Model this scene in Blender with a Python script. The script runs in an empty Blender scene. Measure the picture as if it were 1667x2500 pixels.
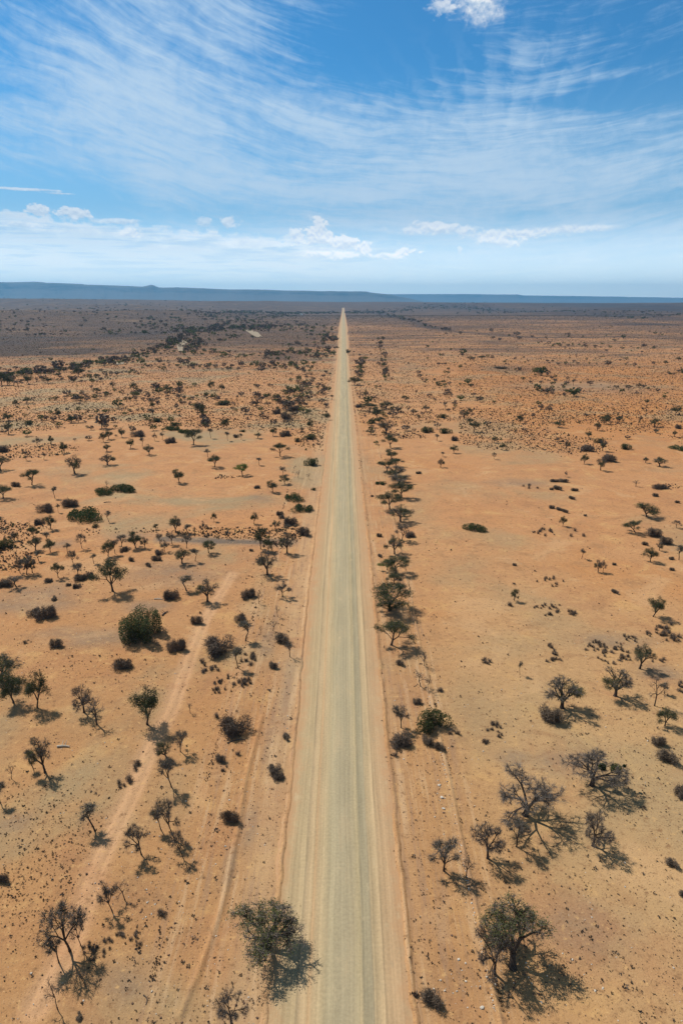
import bpy, math, random
import numpy as np
from mathutils import Vector, Matrix
S = bpy.context.scene
COL = S.collection
R = math.radians

# ------------------------------------------------------------------ camera
CAM_H = 60.0
F = 1667.0                      # focal length in photo pixels (photo 1667 x 2500)
CX, CY, YH = 833.5, 1250.0, 742.0
PITCH = math.atan((CY - YH) / F)
SP, CP = math.sin(PITCH), math.cos(PITCH)
cam = bpy.data.cameras.new('camera'); camo = bpy.data.objects.new('camera', cam); COL.objects.link(camo)
camo.location = (0, 0, CAM_H)
camo.rotation_euler = (R(90) - PITCH, R(0.0), 0)
cam.sensor_fit = 'VERTICAL'; cam.sensor_height = 36; cam.lens = 36 * F / 2500
cam.clip_start = 0.5; cam.clip_end = 200000
S.camera = camo
S.render.engine = 'CYCLES'
S.view_settings.view_transform = 'Standard'; S.view_settings.look = 'None'
S.view_settings.exposure = 0.0; S.view_settings.gamma = 1
S.cycles.max_bounces = 6; S.cycles.volume_bounces = 0; S.cycles.transparent_max_bounces = 8

# ------------------------------------------------------------------ light
SUN_EL, SHX, SHY = R(49), 0.72, -0.694       # shadows run right and towards the camera
sd = bpy.data.lights.new('sun', 'SUN'); so = bpy.data.objects.new('sun', sd); COL.objects.link(so)
sd.energy = 4.7; sd.angle = R(0.5); sd.color = (1.0, 0.95, 0.87)
ldir = Vector((SHX * math.cos(SUN_EL), SHY * math.cos(SUN_EL), -math.sin(SUN_EL)))
so.rotation_euler = ldir.to_track_quat('-Z', 'Y').to_euler()
so.location = (0, 0, 200)

def px_dir(x, y):
    a = (x - CX) / F; v = (y - CY) / F
    d = Vector((a, CP - v * SP, -(SP + v * CP))); return d.normalized()
def px_AE(x, y):
    d = px_dir(x, y); return math.degrees(math.atan2(d.x, d.y)), math.degrees(math.asin(d.z))

W = bpy.data.worlds.new('World'); S.world = W; W.use_nodes = True
class NT:
    """tiny node helper"""
    def __init__(s, tree): s.t = tree; s.n = tree.nodes; s.l = tree.links
    def new(s, typ, **kw):
        n = s.n.new(typ)
        for k, v in kw.items(): setattr(n, k, v)
        return n
    def put(s, sock, v):
        if hasattr(v, 'links') or hasattr(v, 'is_output'): s.l.new(v, sock)
        else: sock.default_value = v
    def m(s, op, a, b=0.0, c=0.0, clamp=False):
        n = s.new('ShaderNodeMath', operation=op, use_clamp=clamp)
        s.put(n.inputs[0], a); s.put(n.inputs[1], b)
        if op in ('MULTIPLY_ADD', 'SMOOTH_MIN', 'SMOOTH_MAX', 'COMPARE'): s.put(n.inputs[2], c)
        return n.outputs[0]
    def ss(s, x, lo, hi, a=0.0, b=1.0):
        n = s.new('ShaderNodeMapRange', interpolation_type='SMOOTHSTEP')
        s.put(n.inputs[0], x); s.put(n.inputs[1], lo); s.put(n.inputs[2], hi); s.put(n.inputs[3], a); s.put(n.inputs[4], b)
        return n.outputs[0]
    def lin(s, x, lo, hi, a=0.0, b=1.0):
        n = s.new('ShaderNodeMapRange', interpolation_type='LINEAR')
        s.put(n.inputs[0], x); s.put(n.inputs[1], lo); s.put(n.inputs[2], hi); s.put(n.inputs[3], a); s.put(n.inputs[4], b)
        return n.outputs[0]
    def xyz(s, x, y, z):
        n = s.new('ShaderNodeCombineXYZ'); s.put(n.inputs[0], x); s.put(n.inputs[1], y); s.put(n.inputs[2], z); return n.outputs[0]
    def sep(s, v):
        n = s.new('ShaderNodeSeparateXYZ'); s.put(n.inputs[0], v); return n.outputs
    def noise(s, vec, scale=1.0, detail=4.0, rough=0.5, dist=0.0, lac=2.0):
        n = s.new('ShaderNodeTexNoise'); n.noise_dimensions = '3D'
        s.put(n.inputs['Vector'], vec); n.inputs['Scale'].default_value = scale
        n.inputs['Detail'].default_value = detail; n.inputs['Roughness'].default_value = rough
        n.inputs['Distortion'].default_value = dist; n.inputs['Lacunarity'].default_value = lac
        return n.outputs[0]
    def mix(s, f, a, b):
        n = s.new('ShaderNodeMix', data_type='RGBA'); s.put(n.inputs[0], f)
        for k, v in ((6, a), (7, b)):
            if isinstance(v, (tuple, list)): v = tuple(v) + (1.0,) * (4 - len(v))
            s.put(n.inputs[k], v)
        return n.outputs[2]
    def scale(s, vec, t):
        n = s.new('ShaderNodeVectorMath', operation='MULTIPLY'); s.put(n.inputs[0], vec); n.inputs[1].default_value = t; return n.outputs[0]

def lin(r, g, b):
    f = lambda c: (c / 255 / 12.92) if c <= 10 else ((c / 255 + 0.055) / 1.055) ** 2.4
    return (f(r), f(g), f(b), 1.0)

HZK, HZT = 2.2, (1.18, 1.0, 0.80)
def build_world():
    w = NT(W.node_tree); w.n.clear()
    out = w.new('ShaderNodeOutputWorld'); bg = w.new('ShaderNodeBackground')
    SKY = 0.08
    bg.inputs[1].default_value = SKY
    sky = w.new('ShaderNodeTexSky'); sky.sky_type = 'NISHITA'; sky.sun_disc = False
    sky.sun_elevation = SUN_EL; sky.sun_rotation = math.atan2(-SHX, -SHY)
    sky.altitude = 1000; sky.air_density = 1.0; sky.dust_density = 0.4; sky.ozone_density = 3.0
    geo = w.new('ShaderNodeTexCoord')
    x, y, z = w.sep(geo.outputs['Generated'])[:3]
    A = w.m('MULTIPLY', w.m('ARCTAN2', x, y), 57.29578)
    E = w.m('MULTIPLY', w.m('ARCSINE', z), 57.29578)
    # deepen the blue a little (polarised dry desert sky)
    hs = w.new('ShaderNodeHueSaturation'); hs.inputs['Hue'].default_value = 0.5; hs.inputs['Saturation'].default_value = 1.1; hs.inputs['Value'].default_value = 1.0
    w.l.new(sky.outputs[0], hs.inputs['Color'])
    base = w.scale(hs.outputs[0], (0.42, 1.10, 1.34))
    k = 1.0 / SKY
    c8 = lambda r, g, b, s=1.0: tuple(q * k * s for q in lin(r, g, b)[:3]) + (1.0,)
    # blue-white haze close to the horizon
    base = w.mix(w.ss(E, 17.0, 2.0, 0.0, 0.80), base, c8(160, 202, 234))
    base = w.mix(w.ss(E, 7.5, 2.5, 0.0, 0.8), base, c8(190, 215, 238))
    # ---- cirrus: streaks follow U-shaped curves
    a5 = w.m('SUBTRACT', A, 11.0)
    E0 = w.m('DIVIDE', E, w.m('MULTIPLY_ADD', w.m('MULTIPLY', a5, a5), 0.00062, 1.0))
    low = w.noise(w.xyz(w.m('MULTIPLY', A, 0.06), w.m('MULTIPLY', E0, 0.16), 3.1), 1.0, 3.0, 0.55)
    warp = w.m('MULTIPLY', w.m('SUBTRACT', low, 0.5), 3.2)
    e1 = w.m('ADD', E0, warp)
    n1 = w.noise(w.xyz(w.m('MULTIPLY', A, 0.13), w.m('MULTIPLY', e1, 0.85), 0.7), 1.0, 5.0, 0.58, 0.15)
    n2 = w.noise(w.xyz(w.m('MULTIPLY', A, 0.28), w.m('MULTIPLY', e1, 3.0), 5.7), 1.0, 7.0, 0.64, 0.3)
    n3 = w.noise(w.xyz(w.m('MULTIPLY', A, 0.9), w.m('MULTIPLY', E, 0.9), 9.0), 1.0, 5.0, 0.6, 0.6)
    cov = None
    #      px   py    rx   ry  amplitude          (rx, ry in degrees)
    for (px, py, rx, ry, amp) in (
        (260, 200, 7, 3.2, .30), (560, 330, 9, 3.0, .26), (120, 330, 8, 2.2, .18), (830, 330, 5, 2.5, .12),
        (450, 60, 10, 3, .16), (1150, 330, 9, 3.2, .26), (1400, 430, 10, 2.4, .28), (900, 470, 12, 2.0, .24), (330, 430, 6, 1.4, .10),
        (1300, 200, 4, 3, .16), (1540, 210, 3, 3, .10), (1250, 560, 16, 1.6, .22), (450, 480, 10, 1.3, .12),
        (1010, 90, 5, 3, -.42), (730, 140, 3.5, 2.0, -.20), (860, 200, 3.2, 1.3, -.20), (90, 470, 5, 2.2, -.38), (200, 520, 9, 1.3, -.25),
        (30, 200, 3, 2, -.14), (660, 375, 4.5, 1.3, -.12), (1620, 110, 5, 3.4, -.26), (1360, 90, 5, 2.5, -.16), (1420, 245, 6, 1.0, -.30),
        (1200, 345, 4, .9, -.12), (1500, 500, 7, .8, -.10), (0, 0, 5, 2.4, -.22), (880, 20, 4, 2, -.12), (640, 240, 4, 2, -.05)):
        a0, e0 = px_AE(px, py)
        u = w.m('DIVIDE', w.m('SUBTRACT', A, a0), rx); v = w.m('DIVIDE', w.m('SUBTRACT', E, e0), ry)
        g = w.m('MULTIPLY', w.m('EXPONENT', w.m('MULTIPLY', w.m('ADD', w.m('MULTIPLY', u, u), w.m('MULTIPLY', v, v)), -0.9)), amp * (.55 if amp > 0 else .85))
        cov = g if cov is None else w.m('ADD', cov, g)
    dens = w.m('ADD', w.m('ADD', w.m('MULTIPLY', n1, 0.72), w.m('MULTIPLY', n2, 0.62)), w.m('MULTIPLY', n3, 0.30))
    dens = w.m('ADD', dens, cov)
    cir = w.m('MULTIPLY', w.ss(dens, 0.60, 1.22), 0.90)
    # ribs (ripples) high on the right
    a0, e0 = px_AE(1230, 190)
    u = w.m('SUBTRACT', A, a0); v = w.m('SUBTRACT', E, e0)
    rib = w.m('SINE', w.m('ADD', w.m('MULTIPLY', w.m('ADD', u, w.m('MULTIPLY', v, w.m('MULTIPLY', u, -0.10))), 3.4), w.m('MULTIPLY', n3, 9.0)))
    rm = w.m('EXPONENT', w.m('MULTIPLY', w.m('ADD', w.m('MULTIPLY', w.m('MULTIPLY', u, u), 0.02), w.m('MULTIPLY', w.m('MULTIPLY', v, v), 0.12)), -1.0))
    cir = w.m('ADD', cir, w.m('MULTIPLY', w.m('MULTIPLY', rib, rm), 0.09), clamp=True)
    col = w.mix(cir, base, c8(196, 219, 240))
    # ---- pale stratus band low on the left
    nb = w.noise(w.xyz(w.m('MULTIPLY', A, 0.16), w.m('MULTIPLY', E, 1.9), 2.0), 1.0, 6.0, 0.6, 0.3)
    nl = w.noise(w.xyz(w.m('MULTIPLY', A, 0.75), w.m('MULTIPLY', E, 1.1), 7.0), 1.0, 6.0, 0.6, 0.2)
    top = w.m('ADD', w.lin(A, -27, 6, 6.45, 4.6), w.m('MULTIPLY', w.m('SUBTRACT', nl, 0.5), 2.4))
    bandm = w.m('MULTIPLY', w.ss(E, top, w.m('SUBTRACT', top, 0.55)), w.ss(E, 0.8, 3.4))
    bandm = w.m('MULTIPLY', bandm, w.ss(A, 9.0, -4.0))
    bandm = w.m('MULTIPLY', bandm, w.ss(nb, 0.30, 0.62, 0.35, 0.9))
    bcol = w.mix(w.ss(w.m('SUBTRACT', top, E), 0.2, 1.6), c8(226, 236, 246), c8(196, 214, 231))
    bcol = w.mix(w.m('MULTIPLY', w.ss(nb, 0.52, 0.36), w.ss(w.m('SUBTRACT', top, E), 0.3, 1.2)), bcol, c8(166, 190, 215))
    col = w.mix(bandm, col, bcol)
    # ---- cumulus puffs and the long lens cloud
    nc = w.noise(w.xyz(w.m('MULTIPLY', A, 1.0), w.m('MULTIPLY', E, 1.35), 4.0), 1.0, 7.0, 0.62, 0.25)
    nt = w.m('SUBTRACT', nc, 0.5)
    ns = w.m('SUBTRACT', w.noise(w.xyz(w.m('MULTIPLY', A, 1.0), w.m('ADD', w.m('MULTIPLY', E, 1.35), 0.30), 4.0), 1.0, 7.0, 0.62, 0.25), 0.5)
    #       px    py    rx(deg) ry   soft  noise  opacity
    puffs = ((92, 513, .85, .50, .35, 2.6, .85), (178, 520, 1.6, .50, .35, 2.6, .9), (285, 540, 2.4, .28, .5, 1.6, .7),
             (500, 540, .8, .35, .5, 2.8, .6), (560, 540, .9, .55, .4, 2.8, .75), (322, 570, 1.1, .45, .4, 2.4, .8),
             (725, 580, .9, .7, .3, 2.8, .85), (780, 570, 1.15, 1.15, .3, 3.0, .95), (840, 596, 1.3, .75, .3, 2.8, .92), (885, 606, .9, .6, .35, 2.6, .9),
             (820, 622, 4.2, .45, .6, 1.2, .8), (985, 616, 1.3, .4, .5, 2.4, .8), (950, 625, 2.6, .35, .6, 1.8, .6),
             (1060, 550, 2.2, .45, .5, 2.4, .8), (1060, 562, 4.4, .45, .6, 1.8, .75), (1240, 572, 4.6, .55, .6, 1.8, .8), (1400, 558, 4.6, .40, .7, .9, .75),
             (1230, 590, 2.0, .45, .6, 2.6, .7), (1122, 610, .35, .45, .5, 2.8, .5), (60, 548, 2.2, .22, .6, 1.8, .6),
             (60, 462, 3.4, .13, .7, 1.6, .75), (140, 472, 1.6, .09, .7, 1.4, .6),
             (1165, 6, 2.5, 1.5, 1.1, 1.7, .97), (1185, 40, 1.9, .85, 1.2, 1.4, .7), (1080, 22, 1.4, .6, .6, 2.8, .6))
    lift = w.ss(E, 2.0, 8.0)
    for i, (px, py, rx, ry, soft, na, op) in enumerate(puffs):
        a0, e0 = px_AE(px, py)
        u = w.m('DIVIDE', w.m('SUBTRACT', A, a0), rx); v = w.m('DIVIDE', w.m('SUBTRACT', E, e0), ry)
        d = w.m('SUBTRACT', 1.0, w.m('SQRT', w.m('ADD', w.m('MULTIPLY', u, u), w.m('MULTIPLY', v, v))))
        d = w.m('ADD', d, w.m('MULTIPLY', nt, na))
        m = w.m('MULTIPLY', w.ss(d, 0.05, 0.05 + soft), op)
        # sunlit upper edges, greyer undersides: from the cloud's own thickness profile
        sh = w.m('ADD', w.m('MULTIPLY', v, 0.5), w.m('MULTIPLY', w.m('SUBTRACT', nt, ns), 3.4))
        hi = (250, 251, 252) if py < 100 else (236, 242, 249)
        ccol = w.mix(w.ss(sh, -0.75, 0.55), c8(190, 209, 229), c8(*hi))
        col = w.mix(m, col, ccol)
    col = w.mix(w.ss(E, 22.0, 40.0), col, w.scale(col, (0.46, 0.40, 0.35)))   # sky above the frame dimmed to cut fill light and deepen shadows
    # the lowest degrees shine through the ground haze: brighter air behind it
    lowk = w.new('ShaderNodeVectorMath', operation='SCALE'); w.l.new(col, lowk.inputs[0]); w.l.new(w.ss(E, 7.0, 1.0, 1.0, HZK), lowk.inputs[3])
    col = w.scale(lowk.outputs[0], (1, 1, 1)); col = w.mix(w.ss(E, 7.0, 1.0, 0, 1), col, w.scale(col, HZT))
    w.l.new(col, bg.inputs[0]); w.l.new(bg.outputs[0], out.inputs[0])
build_world()

# ------------------------------------------------------------------ helpers
def gpt(x, y):
    """pixel -> point on the flat plain (metres)"""
    v = (y - CY) / F; d = CAM_H / (SP + v * CP)
    return (x - CX) / F * d, d * (CP - v * SP)
def mpp(y):
    v = (y - CY) / F; return CAM_H / (SP + v * CP) / F       # metres per photo pixel at ground row y
def htop(Y, ytop):
    v = (ytop - CY) / F
    return CAM_H - Y * (v * CP + SP) / (CP - v * SP)
def sstep(x, a, b):
    t = np.clip((x - a) / (b - a), 0, 1); return t * t * (3 - 2 * t)
def vnoise(x, y, seed=0):
    xi = np.floor(x).astype(np.int64); yi = np.floor(y).astype(np.int64)
    fx = x - xi; fy = y - yi; fx = fx * fx * (3 - 2 * fx); fy = fy * fy * (3 - 2 * fy)
    def h(a, b):
        n = (a * 374761393 + b * 668265263 + seed * 2246822519) & 0xffffffff
        n = ((n ^ (n >> 13)) * 1274126177) & 0xffffffff
        n = n ^ (n >> 16); return (n & 0xffff) / 65535.0
    return (h(xi, yi) * (1 - fx) + h(xi + 1, yi) * fx) * (1 - fy) + (h(xi, yi + 1) * (1 - fx) + h(xi + 1, yi + 1) * fx) * fy
def fbm(x, y, seed=0, octs=4, rough=0.5):
    s = 0; a = 1; t = 0
    for o in range(octs):
        s = s + a * vnoise(x * 2 ** o, y * 2 ** o, seed + o * 17); t += a; a *= rough
    return s / t
def link_mesh(name, verts, faces, mats=(), fmat=None, smooth=False, parent=None):
    me = bpy.data.meshes.new(name)
    verts = np.asarray(verts, dtype=np.float32)
    if isinstance(faces, np.ndarray):
        nf, k = faces.shape
        me.vertices.add(len(verts)); me.vertices.foreach_set('co', verts.ravel())
        me.loops.add(nf * k); me.loops.foreach_set('vertex_index', faces.ravel().astype(np.int32))
        me.polygons.add(nf); me.polygons.foreach_set('loop_start', np.arange(0, nf * k, k, dtype=np.int32))
        me.polygons.foreach_set('loop_total', np.full(nf, k, dtype=np.int32))
    else:
        me.from_pydata([tuple(v) for v in verts], [], faces)
    for m in mats: me.materials.append(m)
    if fmat is not None: me.polygons.foreach_set('material_index', np.asarray(fmat, dtype=np.int32))
    if smooth: me.polygons.foreach_set('use_smooth', np.ones(len(me.polygons), dtype=bool))
    me.update(calc_edges=True); me.validate()
    o = bpy.data.objects.new(name, me); COL.objects.link(o)
    if parent: o.parent = parent
    return o
def tag(o, label=None, cat=None, group=None, kind=None):
    if label: o['label'] = label
    if cat: o['category'] = cat
    if group: o['group'] = group
    if kind: o['kind'] = kind
    return o
def mat(name):
    m = bpy.data.materials.new(name); m.use_nodes = True
    t = NT(m.node_tree); b = m.node_tree.nodes['Principled BSDF']
    b.inputs['Roughness'].default_value = 0.95
    b.inputs['Specular IOR Level'].default_value = 0.15
    return m, t, b

# ------------------------------------------------------------------ terrain
ROAD_END = 9000.0
def road_c(Y): return -0.2 + 0.0026 * Y
def road_w(Y): return 1 + 0.05 * sstep(Y, 80, 160) + 0.55 * sstep(Y, 500, 1900)
def berm_L(Y): return road_c(Y) - 6.65 * road_w(Y) - 0.5 * sstep(Y, 70, 130)
def berm_R(Y): return road_c(Y) + 6.55 * road_w(Y)
def bank_X(Y): return 13.5 + 0.0085 * Y
def scrubline_X(Y): return -17.5 - 0.002 * Y
def seg_dist(X, Y, pts):
    best = np.full(np.shape(X), 1e9)
    for (x0, y0), (x1, y1) in zip(pts[:-1], pts[1:]):
        dx, dy = x1 - x0, y1 - y0; L = dx * dx + dy * dy
        t = np.clip(((X - x0) * dx + (Y - y0) * dy) / L, 0, 1)
        best = np.minimum(best, np.hypot(X - x0 - t * dx, Y - y0 - t * dy))
    return best
TRACK = [gpt(*p) for p in ((566, 1400), (535, 1450), (497, 1515), (459, 1614), (421, 1725), (363, 1832), (325, 1928), (298, 1985), (268, 2044), (237, 2114), (207, 2206), (160, 2330), (90, 2460))]
TRACK2 = [gpt(*p) for p in ((640, 1420), (575, 1680), (525, 1850), (470, 2020), (425, 2200), (350, 2480))]
RUT = [gpt(*p) for p in ((640, 1750), (600, 1900), (575, 2060), (562, 2126), (545, 2200), (528, 2256), (505, 2320), (482, 2382), (440, 2480))]
def terrain(X, Y):
    X = np.asarray(X, dtype=float); Y = np.asarray(Y, dtype=float)
    r = np.hypot(X, Y); az = np.degrees(np.arctan2(X, Y))
    off = sstep(np.abs(X - road_c(Y)), 8, 22)
    z = (fbm(X / 28, Y / 28, 3, 3) - 0.5) * 0.9 * off * sstep(r, 20, 60) * (1 - 0.6 * sstep(r, 900, 2000))
    z += (fbm(X / 3.1, Y / 3.1, 8, 2) - 0.5) * 0.12 * off
    # far rise to a low ridge about nine kilometres out, a little higher on the left
    top = np.interp(az, [-40, -24, -8, 0, 12, 26, 40], [118, 112, 100, 88, 78, 74, 72])
    ridge = sstep(r, 4800, 9200) * (1 - 0.45 * sstep(r, 9600, 12500))
    keep = 1 - 0.0 * r
    rc = np.clip(np.abs(X - road_c(Y)) / 300, 0, 1)
    z += ridge * (top + (fbm(X / 1500, Y / 1500, 21, 4) - 0.5) * 26 * sstep(r, 5000, 8000)) * 1.0
    left = sstep(-X, 250, 900) * sstep(r, 1500, 3200) * (1 - sstep(r, 7000, 9000))
    z += left * (fbm(X / 700, Y / 900, 31, 5, 0.55) ** 1.5) * 62
    right = sstep(X, 500, 1600) * sstep(r, 3300, 4800) * (1 - sstep(r, 7000, 9000))
    z += right * np.clip(fbm(X / 800, Y / 600, 37, 4) - 0.45, 0, 1) * 70
    # pale mound on the far right
    mx, my = gpt(1640, 778); mx *= 1.0
    z += 26 * np.exp(-(((X - 1650) / 300) ** 2 + ((Y - 3000) / 330) ** 2))
    z = z * (1 - (1 - rc) ** 2 * sstep(r, 1000, 1500) * (1 - sstep(r, 5200, 8000)) )
    return z
def tz(x, y): return float(terrain(np.array([x]), np.array([y]))[0])

def build_ground():
    na = 900
    r1 = np.exp(np.linspace(math.log(28), math.log(1500), 640))
    r2 = np.exp(np.linspace(math.log(1500), math.log(14000), 330))[1:]
    r3 = np.exp(np.linspace(math.log(14000), math.log(60000), 14))[1:]
    rr = np.concatenate([[0.5, 6, 14], r1, r2, r3])
    inner = np.linspace(-42, 42, na)
    outer = np.linspace(42, 318, 92)[1:-1]
    aa = np.radians(np.concatenate([inner, outer]))
    n = len(aa)
    RR, AA = np.meshgrid(rr, aa, indexing='ij')
    X = RR * np.sin(AA); Y = RR * np.cos(AA)
    Z = terrain(X, Y)
    # graded windrows at both edges of the road reserve, ruts and the stony bank
    front = (Y > 20) & (Y < 2600)
    dl = X - berm_L(Y); dr = X - berm_R(Y)
    wob = (fbm(X * 0 + 3.3, Y / 2.3, 51, 3) - 0.5)
    amp = 0.6 + 0.8 * fbm(X * 0 + 9.1, Y / 5.0, 57, 3)
    Z += front * (0.22 * amp * np.exp(-((dl - 0 + wob * .5) / 0.28) ** 2) + 0.24 * amp * np.exp(-((dr + wob * .5) / 0.32) ** 2))
    db = X - bank_X(Y)
    Z += front * 0.13 * np.exp(-((db + wob * .2) / 0.20) ** 2) * (0.7 + 0.5 * amp)
    dr_ = seg_dist(X, Y, RUT)
    Z += (dr_ < 3) * (0.20 * np.exp(-((dr_) / 0.3) ** 2))
    dt = seg_dist(X, Y, TRACK)
    Z -= (dt < 4) * 0.10 * np.exp(-((dt - 0.75) / 0.32) ** 2)
    verts = np.stack([X, Y, Z], -1).reshape(-1, 3)
    i = np.arange(len(rr) - 1)[:, None] * n; j = np.arange(n)[None, :]; jn = (j + 1) % n
    faces = np.stack([i + j, i + jn, i + n + jn, i + n + j], -1).reshape(-1, 4)
    faces = faces[:, ::-1]
    # masks: r = worn track, g = grey stony patches, b = pale graded verge, a = dark scrub cover and painted cloud shadow far away
    tr = np.exp(-(dt / 1.55) ** 4) * (0.75 + 0.4 * fbm(X / 3, Y / 6, 61, 3))
    dt2 = seg_dist(X, Y, TRACK2 ); tr2 = np.exp(-((dt2) / 1.0) ** 4) * 0.35 * sstep(fbm(X / 4, Y / 12, 65, 3), .35, .6)
    grey = np.zeros_like(X)
    for (px, py, rx, ry) in ((330, 1310, 60, 12), (150, 1545, 60, 16), (200, 1560, 30, 9), (90, 1450, 90, 30), (560, 1322, 140, 7), (520, 1322, 150, 7), (640, 1215, 40, 10),
                             (40, 2010, 40, 25), (360, 1480, 60, 16), (700, 1700, 18, 90), (655, 1560, 22, 50), (660, 1800, 16, 60), (1420, 2260, 120, 80), (1370, 1865, 70, 30), (1250, 1850, 60, 20), (310, 2420, 20, 20), (300, 2400, 60, 50), (1610, 1640, 60, 25), (1500, 1560, 90, 20),
                             (140, 1330, 40, 12), (1420, 945, 170, 16), (560, 2120, 14, 60), (610, 2010, 20, 60), (1260, 1180, 70, 10), (430, 1400, 120, 30), (60, 1480, 130, 22), (250, 1560, 120, 24)):
        gx, gy = gpt(px, py); sx = rx * mpp(py)
        sy = abs(gpt(px, py - ry)[1] - gpt(px, py + ry)[1]) / 2
        grey = np.maximum(grey, np.exp(-(((X - gx) / sx) ** 2 + ((Y - gy) / sy) ** 2) ** 1.2) * (0.25 + 1.1 * fbm(X / (2 + sx * .3), Y / (2 + sy * .3), 71, 4, .6)))
    gx0, gy0 = gpt(400, 1318); gx1, gy1 = gpt(700, 1324)
    strip = np.exp(-(seg_dist(X, Y, [(gx0, gy0), (gx1, gy1)]) / (2.0 + 2.2 * fbm(X / 6, Y / 6, 73, 3))) ** 4)
    grey = np.maximum(np.clip(grey, 0, .78), strip)
    u = X - road_c(Y)
    verge = np.exp(-((X - (berm_L(Y) - 1.8)) / 2.4) ** 2) * 0.8 * front + 0.4 * np.exp(-((dr - 1.0) / 1.2) ** 2) * front
    bnk = np.exp(-((db) / 0.35) ** 2) * front
    far = sstep(np.hypot(X, Y), 1200, 2300)
    scr = sstep(fbm(X / 260 + 40, Y / 90, 81, 5, .6), .44, .60)
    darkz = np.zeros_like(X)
    # belts of dark scrub; the far right band is cloud shadow painted dark: (world poly lines from where the photo shows them)
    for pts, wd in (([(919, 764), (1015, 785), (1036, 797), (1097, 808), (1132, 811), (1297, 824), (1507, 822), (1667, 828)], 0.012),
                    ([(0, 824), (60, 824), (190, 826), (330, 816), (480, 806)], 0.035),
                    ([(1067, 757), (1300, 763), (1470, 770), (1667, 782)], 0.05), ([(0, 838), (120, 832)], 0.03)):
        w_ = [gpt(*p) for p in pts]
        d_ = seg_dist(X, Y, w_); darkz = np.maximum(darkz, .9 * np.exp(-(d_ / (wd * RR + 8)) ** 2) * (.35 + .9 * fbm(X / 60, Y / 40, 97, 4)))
    for (px, py, rx, ry, am) in ((1560, 760, 190, 9, 1.0), (1250, 900, 100, 10, .5), (1200, 835, 70, 8, .6), (700, 870, 70, 12, .7), (60, 750, 300, 8, .6), (1560, 792, 120, 5, .8)):  # dark patches; the far right one is a cloud shadow painted into the ground
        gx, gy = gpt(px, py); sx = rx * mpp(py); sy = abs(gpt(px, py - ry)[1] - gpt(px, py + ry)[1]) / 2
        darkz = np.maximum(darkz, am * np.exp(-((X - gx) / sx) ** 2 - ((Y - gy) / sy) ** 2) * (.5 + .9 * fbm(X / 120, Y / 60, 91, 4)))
    # the dark stony plain: everything left of the river trees, and beyond four kilometres
    river_x = np.interp(Y, [500, 700, 900, 1100, 1500, 2200, 3800], [-420, -330, -290, -240, -250, -330, -330])
    plain = np.maximum(sstep(river_x - X + (fbm(X / 70, Y / 110, 99, 4, .6) - .5) * 420, -60, 160) * (.55 + .9 * sstep(fbm(X / 160, Y / 130, 103, 4, .6), .35, .6)) * sstep(Y, 480, 620), sstep(Y + (fbm(X / 900, Y / 500, 95, 3) - .5) * 1600, 2300, 4300))
    plain = np.maximum(plain, .75 * sstep(-(X - road_c(Y)), 10, 60) * sstep(Y, 550, 1300))
    cl = lambda q: np.clip(q, 0, 1)
    rgba = np.stack([cl(np.maximum(tr, tr2)), cl(grey), cl(verge), np.ones_like(X)], -1).reshape(-1, 4).astype(np.float32)
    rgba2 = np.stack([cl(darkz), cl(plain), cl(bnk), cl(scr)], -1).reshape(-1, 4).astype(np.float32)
    g = link_mesh('ground', verts, faces, [M['ground']], smooth=True)
    for nm, dat in (('zones', rgba), ('cover', rgba2)):
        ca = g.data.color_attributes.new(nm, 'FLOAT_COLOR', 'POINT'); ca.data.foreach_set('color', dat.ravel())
    return tag(g, kind='structure')

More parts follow.
